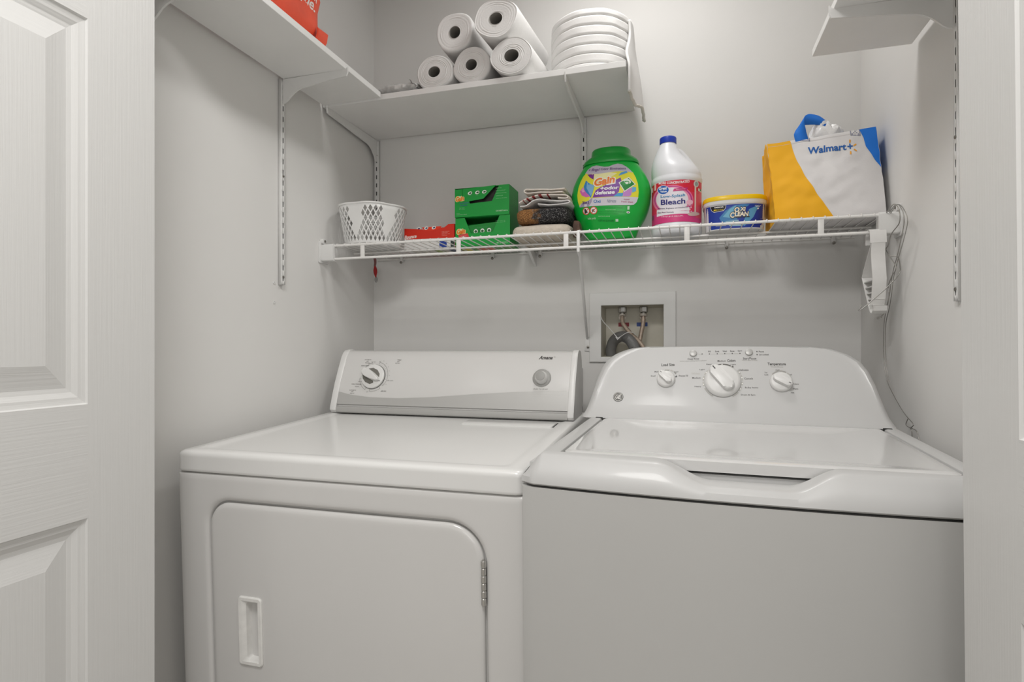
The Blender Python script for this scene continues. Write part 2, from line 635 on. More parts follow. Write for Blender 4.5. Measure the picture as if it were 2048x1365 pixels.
CX0, CX1 = 0.013, 0.730
dcon = MB()
ins = [(y + 0.004, z) if 2 < i < 9 else (y, z) for i, (y, z) in enumerate(prof)]
ins = [(y + (0.006 if i < 4 else 0), z - (0.003 if i >= 9 else 0)) for i, (y, z) in enumerate(ins)]
dcon.loft([[(x, y, z) for y, z in ins] for x in (CX0 + 0.004, CX1 - 0.004)])
dcon = dcon.build('console', M_ENAM, dry, sharp=30)
for x0, x1 in ((CX0, CX0 + 0.020), (CX1 - 0.017, CX1)):
    m = MB()
    m.loft([[(x, y + d * (0.5 if y < 0.600 else -0.5), z - (d * 0.5 if z > 1.0 else 0)) for y, z in prof]
            for x, d in ((x0, 0.006), (x0 + 0.0015, 0.002), (x0 + 0.004, 0), (x1 - 0.003, 0), (x1, 0.003))])
    m.build('end_cap', M_PLAS, dcon, sharp=30)


def dface(x, z, h):
    """point on the dryer console face"""
    return V((x, face_y(z) + 0.004, z)) + conn(z) * h


def swoosh(x):
    t = (x - 0.033) / 0.686
    P = [(0, 0.9745), (0.06, 0.9665), (0.15, 0.9610), (0.28, 0.9600), (0.42, 0.9650), (0.60, 0.9755), (0.78, 0.9845), (0.92, 0.9885), (1.0, 0.9880)]
    for (a, b), (c, d) in zip(P, P[1:]):
        if t <= c:
            k = (t - a) / (c - a)
            return b + (d - b) * k
    return P[-1][1]


m = MB()
n = 48
xa, xb = CX0 + 0.0195, CX1 - 0.0165
for i in range(n):
    x0_, x1_ = xa + (xb - xa) * i / n, xa + (xb - xa) * (i + 1) / n
    for j in range(4):
        def pz(x, k):
            return 0.940 + (swoosh(x) - 0.940) * k / 4
        m.f([m.v(dface(x0_, pz(x0_, j), 0.0006)), m.v(dface(x1_, pz(x1_, j), 0.0006)), m.v(dface(x1_, pz(x1_, j + 1), 0.0006)), m.v(dface(x0_, pz(x0_, j + 1), 0.0006))])
bmesh.ops.remove_doubles(m.bm, verts=m.bm.verts[:], dist=1e-6)
m.build('silver_swoosh', M_SILV, dcon)
m = MB()
m.loft([[(x, y + 0.038, z) for y, z in ((0.4875, 0.9155), (0.4835, 0.919), (0.4825, 0.926), (0.4845, 0.9335), (0.489, 0.9345), (0.497, 0.934), (0.497, 0.9155))] for x in (xa, xb)])
m.build('silver_bar', M_SILV, dcon)


def on_face(x, z, tilt, fy):
    """matrix: local z out of the face"""
    n_ = V((0, -cos(tilt), sin(tilt)))
    u = V((1, 0, 0))
    v_ = n_.cross(u)
    M = Matrix((u, v_, n_)).transposed().to_4x4()
    M.translation = V((x, fy, z))
    return M


def place(o, M):
    o.matrix_local = M
    return o


DT = R(22.3)
DKX, DKZ = 0.137, 1.018
m = MB()
m.lathe([(0.0355, 0), (0.0365, 0.002), (0.0355, 0.007), (0.0325, 0.0085)], 48)
kn = m.build('timer_knob', M_PLAS, dry)
place(kn, on_face(DKX, DKZ, DT, face_y(DKZ) + 0.003))
m = MB()
m.lathe([(0.0372, 0.0002), (0.0372, 0.0014), (0.0355, 0.0014), (0.0355, 0.0002)], 48, cap=False)
m.build('knob_ring', M_DARK, kn)
m = MB()
gp = [(-0.0365, 0.006), (-0.030, 0.0105), (-0.018, 0.0115), (0, 0.010), (0.020, 0.006), (0.029, 0.0), (0.020, -0.006), (0, -0.010), (-0.018, -0.0115), (-0.030, -0.0105), (-0.0365, -0.006)]
m.prism(gp, lambda a, b, h: (a * cos(R(-28)) - b * sin(R(-28)), a * sin(R(-28)) + b * cos(R(-28)), h), 0.008, 0.019, bev=0.003, seg=3)
m.build('grip', M_PLAS, kn)
L = Lab(lambda a, b, h: V((a * cos(R(-28)) - b * sin(R(-28)), a * sin(R(-28)) + b * cos(R(-28)), 0.0086 + h)))
L.poly([(-0.024, 0.0125), (-0.012, 0.0215), (0.004, 0.0225), (0.017, 0.0165), (0.022, 0.0075), (0.0, 0.0112)], '#74726c')
L.poly([(-0.030, -0.0125), (-0.022, -0.021), (-0.008, -0.0255), (0.008, -0.0235), (0.016, -0.015), (0.012, -0.0102), (-0.015, -0.0122)], '#6a6862')
L.line((0.0265, -0.0005), (0.0315, -0.0005), 0.0014, '#222222')
L.build('knob_inlay', kn)
SX, SZ = 0.638, 1.0215
m = MB()
m.lathe([(0.0250, 0), (0.0250, 0.0015), (0.023, 0.003), (0.017, 0.003)], 36, cap=False)
b1 = m.build('start_button_bezel', M_GREY, dry)
place(b1, on_face(SX, SZ, DT, face_y(SZ) + 0.0035))
m = MB()
m.lathe([(0.0178, 0), (0.0170, 0.010), (0.0140, 0.020), (0.0130, 0.0215), (0.0125, 0.0205)], 36)
sb = m.build('start_button', M_PLAS, b1)
m = MB()
m.lathe([(0.0126, 0.0205), (0.0126, 0.0216), (0.0118, 0.0218)], 32)
m.build('button_face', M_GREY, b1)
# printing on the dryer console
DK = '#55534f'
L = Lab(dface, 0.0, lift=0.000006)


def darc(a0, a1, r, wd=0.0007):
    L.ring(DKX, DKZ + 0.0005, r - wd / 2, r + wd / 2, DK, a0, a1, 16, 0.925)
    for a in (a0, a1):
        L.line((DKX + (r - 0.006) * cos(R(a)), DKZ + 0.0005 + (r - 0.006) * 0.925 * sin(R(a))), (DKX + r * cos(R(a)), DKZ + 0.0005 + r * 0.925 * sin(R(a))), 0.0006, DK)


for a0, a1 in ((108, 168), (-32, 78), (188, 243), (262, 308)):
    darc(a0, a1, 0.0445)
for a in range(-25, 80, 15):
    L.ell(DKX + 0.041 * cos(R(a)), DKZ + 0.041 * sin(R(a)), 0.0005, 0.0005, DK, n=6)
    L.text(str(10 + abs(a)), DKX + 0.049 * cos(R(a)) - 0.0015, DKZ + 0.049 * sin(R(a)) - 0.001, DKX + 0.049 * cos(R(a)) + 0.0015, DKZ + 0.049 * sin(R(a)) + 0.001, '#77756f')


def dt(s, px, py, wpx, hpx=0.9, col=DK, bold=0.0, shear=0.0):
    """px, py: place on the console front counted in units of 1.49 mm from the timer knob"""
    x = DKX + px * 0.00149
    z = DKZ + py * 0.00138
    L.text(s, x - wpx * 0.000745, z - hpx * 0.00069, x + wpx * 0.000745, z + hpx * 0.00069, col, bold, shear)


for ox, oy in ((-19.5, 34.5), (-38, -28)):
    dt('AUTOMATIC', ox - 2, oy, 15, 2.0, bold=0.01)
    dt('DRY', ox - 2, oy - 3.2, 5, 2.0, bold=0.01)
    dt('TIMED DRY', ox - 2, oy - 6.4, 10, 1.6)
for ox, oy in ((0, 0), (-12, -37.5)):
    dt('ENERGY PREFERRED', ox - 22, oy + 22.0, 22, 1.9, bold=0.012)
    dt('LESS DRY', ox - 20, oy + 17, 9, 1.5)
    dt('MORE DRY', ox - 15, oy + 27, 9, 1.5)
dt('VERY DRY', -8, 30, 10, 1.5)
dt('TIMED', 47, 34.5, 9, 2.0, bold=0.01)
dt('DRY', 46, 31, 5, 2.0, bold=0.01)
dt('HIGH HEAT', 45, 28, 10, 1.6)
dt('OFF', 6, 31, 3.5, 1.6)
dt('OFF', -26, 0, 3.5, 1.6)
dt('COOL DOWN', 37, -7.5, 13, 1.6)
dt('OFF', 23, -17, 3.5, 1.6)
dt('OFF', -8, -31, 3.5, 1.6)
dt('AIR DRY', 27, -28.5, 12, 2.2, bold=0.01)
L.build('dial_lettering', dcon)
L = Lab(dface, 0.0, lift=0.000006)
L.text('PUSH TO START', SX - 0.0195, 0.9918, SX + 0.0195, 0.9948, '#6b6964', 0.012, space=1.1)
L.build('start_lettering', dcon)
L = Lab(dface, 0.003, lift=0.000006)
L.text('Amana', 0.6235, 1.0700, 0.6620, 1.0795, '#33312f', 0.035, 0.35)
L.line((0.664, 1.0765), (0.6695, 1.0765), 0.0012, '#8d8b86')
L.build('maker_name', dcon)

# ================================================================== WASHER
WW = 0.686
was = thing('washer', (-0.2558, 0.930, 0.0), 'white top-loading washing machine with three dials, standing on the right', 'washing machine', rot=(R(1.2), 0, R(-2.1)))


def bow(x):
    t = (x - WW / 2) / (WW / 2)
    return -0.018 * (1 - t * t)


NX = 48
xs = [WW * i / NX for i in range(NX + 1)]
m = MB()
ol = [(x, bow(x)) for x in xs]
ol = [(0.0, 0.012), (0.003, 0.004)] + [(x, bow(x)) for x in xs[1:-1]] + [(WW - 0.003, 0.004), (WW, 0.012), (WW, 0.64), (0, 0.64)]
m.prism(ol, lambda a, b, h: (a, b, h), 0.03, 0.899)
for x in (0.05, WW - 0.05):
    for y in (0.06, 0.58):
        m.lathe([(0.02, 0.0), (0.02, 0.012), (0.008, 0.014), (0.008, 0.035)], 16, c=(x, y, 0))
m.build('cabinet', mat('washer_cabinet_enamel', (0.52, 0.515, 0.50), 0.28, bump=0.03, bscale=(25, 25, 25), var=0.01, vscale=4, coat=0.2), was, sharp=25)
# top cover, swept along x: front beam with the hand scoop
ZB = 0.9025
LZ = 0.9500


def scoop(x):
    return sstep(0.212, 0.296, x) * (1 - sstep(0.402, 0.474, x))


def beam(x):
    s_ = scoop(x)
    e = min(x, WW - x)
    rnd = min(1.0, e / 0.030)              # the corner falls away
    rnd = rnd + 0.25 * rnd * (1 - rnd)
    y0 = bow(x) - 0.003 + 0.010 * (1 - sstep(0, 0.025, e))
    zt = ZB + 0.012 + (LZ - ZB - 0.012) * rnd - 0.0275 * s_
    yi = 0.044 + 0.25 * bow(x) - 0.006 * s_
    return [(x, y0 + 0.004, ZB), (x, y0, ZB + 0.003), (x, y0 + 0.001, ZB + 0.012 * (1 - 0.5 * s_)),
            (x, y0 + 0.011 - 0.007 * s_, ZB + 0.012 * (1 - 0.5 * s_) + 0.45 * (zt - ZB - 0.012 * (1 - 0.5 * s_))), (x, y0 + 0.022 - 0.014 * s_, zt - (0.0075 - 0.002 * s_) * rnd), (x, y0 + 0.027 - 0.016 * s_, zt - 0.0025 * rnd),
            (x, y0 + 0.034 - 0.017 * s_, zt), (x, max(yi, y0 + 0.037 - 0.017 * s_) - 0.002, zt + 0.0003), (x, max(yi, y0 + 0.037 - 0.017 * s_), zt - 0.0015), (x, max(yi, y0 + 0.037 - 0.017 * s_) + 0.001, min(zt - 0.006, zt - 0.008)),
            (x, max(yi, y0 + 0.037 - 0.017 * s_) + 0.0015, zt - 0.009), (x, 0.0520 + 0.25 * bow(x), zt - 0.010), (x, 0.0540 + 0.25 * bow(x), 0.9270), (x, 0.10, 0.9270)]


m = MB()
NB = 200
rings = [beam(WW * (0.0005 + 0.999 * (0.5 - 0.5 * cos(pi * i / NB)))) for i in range(NB + 1)]
m.loft(rings, cap=True, closed=False)
m.f([m.v(p) for p in beam(0.0005 * WW)])
m.f([m.v(p) for p in beam(0.9995 * WW)])


def rail(side):
    """deck rail beside the lid"""
    out = []
    for i in range(25):
        y = 0.0300 + (0.62 - 0.0300) * i / 24
        z = LZ
        xi = 0.0575
        q = [(0.0020, y, ZB), (0.0008, y, ZB + 0.003), (0.0010, y, ZB + 0.014), (0.013, y, z - 0.021), (0.023, y, z - 0.006), (0.033, y, z), (xi - 0.006, y, z), (xi - 0.002, y, z - 0.0015), (xi, y, z - 0.006), (xi, y, z - 0.03)]
        out.append([((x if side == 0 else WW - x), yy, zz) for x, yy, zz in q])
    return out


for sd in (0, 1):
    m.loft(rail(sd), cap=True, closed=False)
m.box(0.035, 0.440, ZB, WW - 0.035, 0.62, LZ - 0.024)
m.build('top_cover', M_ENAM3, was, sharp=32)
# lid: dished panel
lx0, lx1, ly0, ly1 = 0.0605, 0.6255, 0.0480, 0.4530
m = MB()


def lidp(u, v):
    x = lx0 + (lx1 - lx0) * u
    y = ly0 + (ly1 - ly0) * v
    dx = min(x - lx0, lx1 - x)
    dy0, dy1 = y - ly0, ly1 - y
    d = min(dx / 1.25, dy0 * 1.2, dy1 * 1.8)
    bowl = sstep(0.012, 0.095, d)
    e = min(dx, dy0, dy1)
    z = LZ + 0.001 - 0.0032 * (1 - sstep(0, 0.005, e)) - 0.0085 * bowl
    y2 = y + bow(x) * 0.25 * (1 - v)
    # rounded corners
    cr = 0.018
    for cx, sx in ((lx0 + cr, -1), (lx1 - cr, 1)):
        if (x - cx) * sx > 0 and (y < ly0 + cr or y > ly1 - cr):
            cy = ly0 + cr if y < ly0 + cr else ly1 - cr
            vx, vy = x - cx, y - cy
            mx = max(abs(vx), abs(vy))
            ln = math.hypot(vx, vy)
            if ln > 1e-9:
                x = cx + vx * mx / ln
                y2 += vy * mx / ln - vy
    return (x, y2, z)


g = m.grid(lidp, 72, 56)
bd = [g[i][0] for i in range(73)] + [g[72][j] for j in range(1, 57)] + [g[i][56] for i in range(71, -1, -1)] + [g[0][j] for j in range(55, 0, -1)]
lo = [m.v((v.co.x, v.co.y, v.co.z - 0.016)) for v in bd]
for i in range(len(bd)):
    k = (i + 1) % len(bd)
    m.f([bd[i], bd[k], lo[k], lo[i]])
m.f(lo)
lid = m.build('lid', mat('lid_enamel', (0.66, 0.655, 0.645), 0.07, bump=0.008, bscale=(12, 12, 12), coat=0.5), was, sharp=50)
for x in (0.050, 0.636):
    m = MB()
    m.box(x - 0.008, 0.448, LZ - 0.012, x + 0.008, 0.455, LZ + 0.0012, bev=0.001)
    m.build('hinge_pin', M_DARK, lid)
# console shell: outline in (x, t) with t up the sloping face, rounded shoulders
CXM = 0.3315


def con_half(t):
    """half width of the console at height t (0..1)"""
    P = [(0, 0.330), (0.08, 0.322), (0.25, 0.3135), (0.5, 0.3035), (0.68, 0.2930), (0.80, 0.2800), (0.88, 0.2630), (0.94, 0.2410), (0.975, 0.222), (1.0, 0.190)]
    for (a, b), (c, d) in zip(P, P[1:]):
        if t <= c:
            k = (t - a) / (c - a)
            return b + (d - b) * k
    return P[-1][1]


CZ0, CZ1 = 0.9485, 1.1145


def con_front(t):
    """y of the front face at height t"""
    return 0.462 + 0.004 * (1 - sstep(0, 0.12, t)) * -1 + 0.088 * t


def crest(x):
    """the top edge crowns a little toward the middle"""
    return -0.006 * ((x - CXM) / 0.24) ** 2


m = MB()
rings = []
TT = [0, 0.02, 0.05, 0.1, 0.2, 0.3, 0.4, 0.5, 0.6, 0.68, 0.74, 0.80, 0.85, 0.89, 0.92, 0.95, 0.975, 1.0]
for t in TT:
    hw = con_half(t)
    zf = CZ0 + (CZ1 - CZ0) * t
    yf = con_front(t)
    yb = 0.615
    rr = 0.045
    ring = []
    for i in range(41):
        x = CXM - (hw - rr * 0.4) + 2 * (hw - rr * 0.4) * i / 40
        ring.append((x, yf + 0.0, zf + crest(x) * t))
    for i in range(1, 9):
        a = pi / 2 * i / 8
        ring.append((CXM + hw - rr * 0.4 + rr * 0.4 * sin(a), yf + rr * (1 - cos(a)), zf + crest(hw) * t))
    ring.append((CXM + hw, yb, zf + crest(hw) * t))
    ring.append((CXM - hw, yb, zf + crest(hw) * t))
    for i in range(0, 8):
        a = pi / 2 * (1 - i / 8)
        ring.append((CXM - hw + rr * 0.4 - rr * 0.4 * sin(a), yf + rr * (1 - cos(a)), zf + crest(hw) * t))
    rings.append(ring)
# crown
last = rings[-1]
cyc = 0.58
for k in (0.85, 0.6, 0.3):
    rings.append([(CXM + (x - CXM) * (0.97 + 0.03 * k), cyc + (y - cyc) * k, z + 0.0015 * (1 - k)) for x, y, z in last])
m.loft(rings)
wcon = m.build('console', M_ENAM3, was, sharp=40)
WT = math.atan2(0.088, CZ1 - CZ0)


def wface(x, z, h):
    t = (z - CZ0) / (CZ1 - CZ0)
    return V((x, con_front(t), z + crest(x) * t)) + V((0, -cos(WT), sin(WT))) * h


def wp(px, py):
    """dial positions on the washer console; unit about a millimetre"""
    d = px - 1446
    return 0.3230 + d * 0.001065 - d * d * 4.5e-7, 1.117 - (py - 0.022 * (px - 1446) - 692.7) * 0.00115


def wdial(px, py, r, hgt, ang, name, grey):
    x, z = wp(px, py)
    m = MB()
    m.lathe([(r, 0), (r * 1.03, hgt * 0.12), (r * 0.99, hgt * 0.28), (r * 0.90, hgt * 0.42), (r * 0.84, hgt * 0.46)], 48)
    k = m.build(name, M_PLAS, was)
    t = (z - CZ0) / (CZ1 - CZ0)
    place(k, on_face(x, z + crest(x) * t, WT, con_front(t)))
    m = MB()
    gp = rrect(-r * 0.98, -r * 0.34, r * 0.80, r * 0.34, r * 0.30, 5)
    ca, sa = cos(ang), sin(ang)
    m.prism(gp, lambda a, b, h: (a * ca - b * sa, a * sa + b * ca, h), hgt * 0.3, hgt, bev=r * 0.13, seg=3)
    m.build('grip', M_PLAS, k)
    L = Lab(lambda a, b, h: V((a * ca - b * sa, a * sa + b * ca, hgt + h)))
    L.line((-r * 0.90, 0), (-r * 0.66, 0), r * 0.07, '#3a3836')
    L.build('pointer_mark', k)
    return k


wdial(1334, 758, 0.0205, 0.020, R(-45), 'load_size_dial', 0)
wdial(1446, 763, 0.0385, 0.026, R(-52), 'cycle_dial', 1)
wdial(1567, 765, 0.0230, 0.020, R(150), 'temperature_dial', 0)
x, z = wp(1446, 763)
for px in (1387, 1502):
    x, z = wp(px, 707.5)
    m = MB()
    m.lathe([(0.0085, 0), (0.0085, 0.002), (0.0078, 0.004), (0.0068, 0.0044)], 28)
    b = m.build('push_button', M_SILV, was)
    t = (z - CZ0) / (CZ1 - CZ0)
    place(b, on_face(x, z + crest(x) * t, WT, con_front(t)))
L = Lab(wface, 0.0, lift=0.000006, tr=lambda px, py: wp(px, -py))
G1, G2, G3 = '#4b4946', '#8f8d88', '#b3b1ab'


def wt(s, cx, cy, wd, ht=5, col=G1, bold=0.01, shear=0.0):
    L.text(s, cx - wd / 2, -cy - ht / 2, cx + wd / 2, -cy + ht / 2, col, bold, shear)


wt('Load Size', 1337, 728.5, 26, 6, bold=0.03)
wt('Temperature', 1560, 731, 39, 7, bold=0.03)
wt('Wash/Rinse', 1560, 735.8, 27, 2.5, G2, 0)
wt('Colors', 1465, 723, 17, 5.5, bold=0.03)
wt('Whites', 1392, 747.5, 17, 4, G3, 0.01)
for s, x, y, wd in (('Medium', 1445, 723.5, 17), ('Heavy', 1420, 730, 13), ('Light', 1469, 731, 11), ('Light', 1405.5, 740, 11), ('Medium', 1394, 756, 17), ('Heavy', 1397, 773, 13),
                    ('Delicates', 1490, 741.5, 20), ('Casuals', 1499.5, 758, 18), ('Bulky Items', 1505, 775.5, 27), ('Drain & Spin', 1497.5, 789, 29),
                    ('Small', 1308.5, 750.5, 9), ('Medium', 1317, 742, 12), ('Large', 1336, 739, 9), ('Super', 1354, 743.5, 9), ('Precise Fill', 1368, 751.5, 18),
                    ('Tap', 1536, 747, 6), ('Cold', 1536.5, 750.8, 8), ('Cold', 1561, 742, 8), ('Cool', 1587, 750.5, 8), ('Colors', 1598.5, 768, 12), ('Warm', 1597, 777, 11), ('Hot', 1590, 784, 7)):
    wt(s, x, y, wd, 3.6 if wd > 12 else 3.0)
wt('Deep Rinse', 1387.5, 718.6, 23, 4)
wt('Select when adding fabric softener', 1387.5, 722.4, 54, 2.2, G2, 0)
wt('Start/Pause', 1503, 719.3, 28, 4.2)
wt('Hold 3 Secs to Stop', 1503, 723.2, 32, 2.2, G2, 0)
wt('Pause', 1528.5, 706, 11, 3)
wt('Lid Locked', 1533.5, 712, 20, 3)
for s, x in (('Fill', 1420), ('Soak', 1436), ('Wash', 1451.5), ('Rinse', 1467), ('Spin', 1483)):
    wt(s, x, 704.3 + (x - 1446) * 0.003, 9 if s != 'Fill' else 5, 3)
    L.ell(x, -709.2, 1.3, 1.2, G1, n=10)
L.ell(1405, -708.8, 1.2, 1.2, G1, n=10)
L.ell(1519, -706, 1.3, 1.3, G1, n=10)
L.ell(1519, -712, 1.3, 1.3, G1, n=10)
L.line((1396, -708.5), (1402, -708.7), 0.5, G3)
for x in (1428, 1444, 1459, 1475):
    L.line((x - 5, -709.4), (x + 5, -709.5), 0.5, G3)


def arcs(cx, cy, r, segs, col, wd=3.0):
    for a0, a1, c in segs:
        L.ring(cx, -cy, r - wd / 2, r + wd / 2, c or col, a0, a1, 14, 0.82)


arcs(1447, 763, 39.5, [(56, 104, '#5a5854'), (104, 128, '#5a5854'), (140, 158, G3), (162, 178, G3), (182, 196, G3), (204, 240, '#a5a39e'), (298, 320, '#a5a39e'), (326, 340, G3), (346, 358, G3), (2, 20, G3), (24, 40, G3)], G3)
for a in (64, 92, 148, 170, 190, 333, 352, 12, 32):
    L.ell(1447 + 39.5 * cos(R(a)), -763 + 39.5 * 0.82 * sin(R(a)), 1.2, 1.1, '#f2f0ec', n=10)
arcs(1335, 756, 21, [(50, 70, G3), (76, 100, G3), (108, 130, G3), (30, 46, '#8a8883')], G3, 2.5)
L.poly([(1351.5, -753), (1354, -750.5), (1356, -752.5), (1353.5, -755)], '#33312f')
arcs(1567, 763, 23.5, [(100, 138, '#a5a39e'), (60, 96, '#a5a39e'), (22, 54, G3), (-8, 14, '#8a8883'), (-38, -14, '#6a6863')], G3, 2.6)
L.build('control_lettering', wcon)
# maker's round badge
bx, bz = wp(1244, 792)
m = MB()
m.lathe([(0.0118, 0), (0.0118, 0.001), (0.0112, 0.0014)], 36)
bd_ = m.build('badge', mat('badge_grey', (0.16, 0.157, 0.15), 0.35, metal=0.2, bump=0.02), was)
t = (bz - CZ0) / (CZ1 - CZ0)
place(bd_, on_face(bx, bz + crest(bx) * t, WT, con_front(t) - 0.0004))
bd_['label'] = 'dark grey round monogram badge'
L = Lab(lambda a, b, h: V((a, b, 0.0014 + h)))
L.ring(0, 0, 0.0098, 0.0106, '#d8d6d0', 0, 360, 36)
L.text('G', -0.0068, -0.0048, 0.0002, 0.0052, '#e4e2dc', 0.0, 0.25)
L.text('E', -0.0004, -0.0052, 0.0066, 0.0048, '#e4e2dc', 0.0, 0.25)
for a in (35, 125, 215, 305):
    L.ring(0.0072 * cos(R(a)), 0.0072 * sin(R(a)), 0.0016, 0.0022, '#d8d6d0', a + 20, a + 200, 10)
L.build('monogram', bd_)

# ================================================================== SHELVES ON SLOTTED STANDARDS
def standard(name, p, axis, z0, z1, label, dp=0.010):
    """U-channel with a row of slots. axis 'x': mounted on a side wall facing +x / -x (sign in p[2]); 'y': on the back wall"""
    t = thing('shelf_standard', (p[0], p[1], z0), label, 'shelf standard', 'slotted shelf standards')
    h = z1 - z0
    wd = 0.016
    sg = p[2]

    def w3(a, d, z):             # a across, d out from the wall
        return (sg * d, a, z) if axis == 'x' else (a, -d, z)
    m = MB()
    # face plate with real slots: strips between
    pitch, sl, sw = 0.0286, 0.0140, 0.0038
    n = int(h / pitch)
    zz = [0.0]
    off = 0.010
    for i in range(n):
        zz += [off + i * pitch, off + i * pitch + sl]
    zz = [z for z in zz if z < h] + [h]
    av = [-wd / 2, -sw / 2, sw / 2, wd / 2]
    for j in range(len(zz) - 1):
        for i in range(3):
            if i == 1 and j % 2 == 1:
                continue
            m.poly([w3(av[i], dp, zz[j]), w3(av[i + 1], dp, zz[j]), w3(av[i + 1], dp, zz[j + 1]), w3(av[i], dp, zz[j + 1])])
    for a in (-wd / 2, wd / 2):
        m.poly([w3(a, 0.0005, 0), w3(a, dp, 0), w3(a, dp, h), w3(a, 0.0005, h)])
    bmesh.ops.remove_doubles(m.bm, verts=m.bm.verts[:], dist=1e-6)
    m.build('channel', M_STEELW, t, sharp=20, solid=0.0008, soff=-1)
    m = MB()
    c = [w3(-0.0055, 0.0006, 0.004), w3(0.0055, 0.0006, 0.004), w3(0.0055, 0.0006, h - 0.004), w3(-0.0055, 0.0006, h - 0.004)]
    c2 = [w3(-0.0055, dp - 0.0015, 0.004), w3(0.0055, dp - 0.0015, 0.004), w3(0.0055, dp - 0.0015, h - 0.004), w3(-0.0055, dp - 0.0015, h - 0.004)]
    m.loft([c, c2])  # solid dark fill stands for the shade behind the slots
    m.build('slot_shade', M_DARK, t)['label'] = 'dark block painted as the shade inside the slotted channel'
    for z in (0.021, 0.021 + 9.5 * pitch):
        if z < h - 0.02:
            m = MB()
            m.lathe([(0.0034, 0), (0.0034, 0.0012), (0.0022, 0.0020)], 14)
            b = m.build('screw', M_STEEL, t)
            b.matrix_local = Matrix.Translation(w3(0, dp + 0.0002, z)) @ (Matrix.Rotation(sg * R(90), 4, 'Y') if axis == 'x' else Matrix.Rotation(R(90), 4, 'X'))
    return t


def bracket(p, axis, sg, length, drop, label):
    """pressed steel shelf bracket; top edge at p.z"""
    t = thing('shelf_bracket', p, label, 'shelf bracket', 'white shelf brackets')
    L_ = length
    out = [(0.010, 0), (L_, 0), (L_ + 0.004, 0.006), (L_ + 0.006, 0.008), (L_ + 0.006, -0.008), (L_ + 0.002, -0.017), (L_ - 0.012, -0.018)]
    out += [(0.75 * L_, -0.0215), (0.5 * L_, -0.0270), (0.070, -0.0310), (0.056, -0.0345), (0.044, -0.0415), (0.034, -0.0510), (0.025, -0.0595), (0.017, -drop + 0.001), (0.010, -drop)]
    m = MB()

    def fn(a, b, h):
        return (sg * a, h, b) if axis == 'x' else (h, -a, b)
    m.prism(out, fn, -0.0022, 0.0022, bev=0.0007, seg=1)
    m.build('arm', M_STEELW, t, sharp=30)
    return t


ZS = 1.8455           # underside of the two upper shelves on the left and back
ZR = 1.7605
standard('s', (XL, 1.3190, 1), 'x', 1.292, ZS - 0.001, 'slotted white standard on left wall with nothing hung below its bracket')
standard('s', (XL, 0.912, 1), 'x', 1.292, ZS - 0.001, 'slotted white standard on left wall beside the open door')
standard('s', (-1.0285, YB, 1), 'y', 1.50, ZS - 0.001, 'slotted white standard on back wall in the left corner, behind the plastic basket')
standard('s', (-0.3010, YB, 1), 'y', 1.50, ZS - 0.001, 'slotted white standard on back wall behind the green detergent tub')
standard('s', (XR, 1.2150, -1), 'x', 1.2075, ZR - 0.001, 'slotted white standard on right wall at the edge of the right door', 0.006)
bracket((XL, 1.3190, ZS), 'x', 1, 0.203, 0.066, 'white bracket under the left shelf next to the back shelf')
bracket((XL, 0.912, ZS), 'x', 1, 0.203, 0.066, 'white bracket under the left shelf beside the open door')
bracket((-1.0285, YB, ZS), 'y', 1, 0.300, 0.075, 'white bracket under the left end of the back shelf')
bracket((-0.3010, YB, ZS), 'y', 1, 0.300, 0.066, 'white bracket seen edge-on under the right part of the back shelf')
bracket((XR, 1.2150, ZR), 'x', -1, 0.203, 0.066, 'white bracket under the right shelf')


def board(x0, y0, x1, y1, z, label):
    m = MB()
    m.box(x0, y0, 0, x1, y1, 0.016, bev=0.0008, seg=1)
    for v in m.bm.verts:
        v.co -= V(((x0 + x1) / 2, (y0 + y1) / 2, 0))
    o = m.build('wall_shelf', M_MELA, sharp=30)
    o.location = ((x0 + x1) / 2, (y0 + y1) / 2, z)
    return tag(o, label, 'shelf', 'white board shelves')


board(XL + 0.012, 0.86, -0.840, 1.4955, ZS + 0.0005, 'white board shelf on the left wall under the orange-red bag')
board(XL + 0.002, 1.5085, -0.1427, YB - 0.012, ZS + 0.0005, 'white board shelf on the back wall under the paper towel rolls')
board(0.270, 0.86, XR - 0.012, 1.4025, ZR + 0.0005, 'white empty board shelf on the right wall')

# two bare anchors in the left wall
for z in (1.2955, 1.2435):
    m = MB()
    m.lathe([(0.0042, 0), (0.0040, 0.0016), (0.0022, 0.0018), (0.0020, 0.0006)], 14)
    o = m.build('wall_anchor', M_PLAS)
    o.matrix_local = Matrix.Translation((XL + 0.0003, 1.295, z)) @ Matrix.Rotation(R(90), 4, 'Y')
    tag(o, 'small white wall anchor on left wall, %s one below the slotted standard' % ('upper' if z > 1.26 else 'lower'), 'wall anchor', 'bare wall anchors')

# ================================================================== WIRE SHELF
WZ = 1.4330          # top of the wires
WY0 = 1.508
wire = thing('wire_shelf', (0, WY0, WZ), 'white wire shelf across the back wall above the washer and dryer', 'wire shelf')
xa, xb = XL + 0.018, XR - 0.018
m = MB()
n = 58
for i in range(n + 1):
    x = xa + 0.01 + (xb - xa - 0.02) * i / n
    m.tube([(x, -0.0045, -0.008), (x, -0.0040, -0.0025), (x, 0.0, -0.0014), (x, 0.30, -0.0014)], 0.0014, 6)
m.build('wire_deck', M_VINYLW, wire)
for nm, y, z, r in (('front_rail', 0, -0.0063, 0.0036), ('lower_rail', 0, -0.0455, 0.0036), ('middle_rail', 0.148, -0.0056, 0.0028), ('back_rail', 0.298, -0.0056, 0.0028)):
    m = MB()
    m.tube([(xa, y, z), (xb, y, z)], r, 12)
    m.build(nm, M_VINYLW, wire)
for x in (-0.906, -0.603, -0.2984, 0.0078, 0.3085):
    m = MB()
    m.box(x - 0.0066, -0.0022, -0.0455, x + 0.0066, 0.0022, -0.0063, bev=0.0012)
    m.build('upright', M_VINYLW, wire)
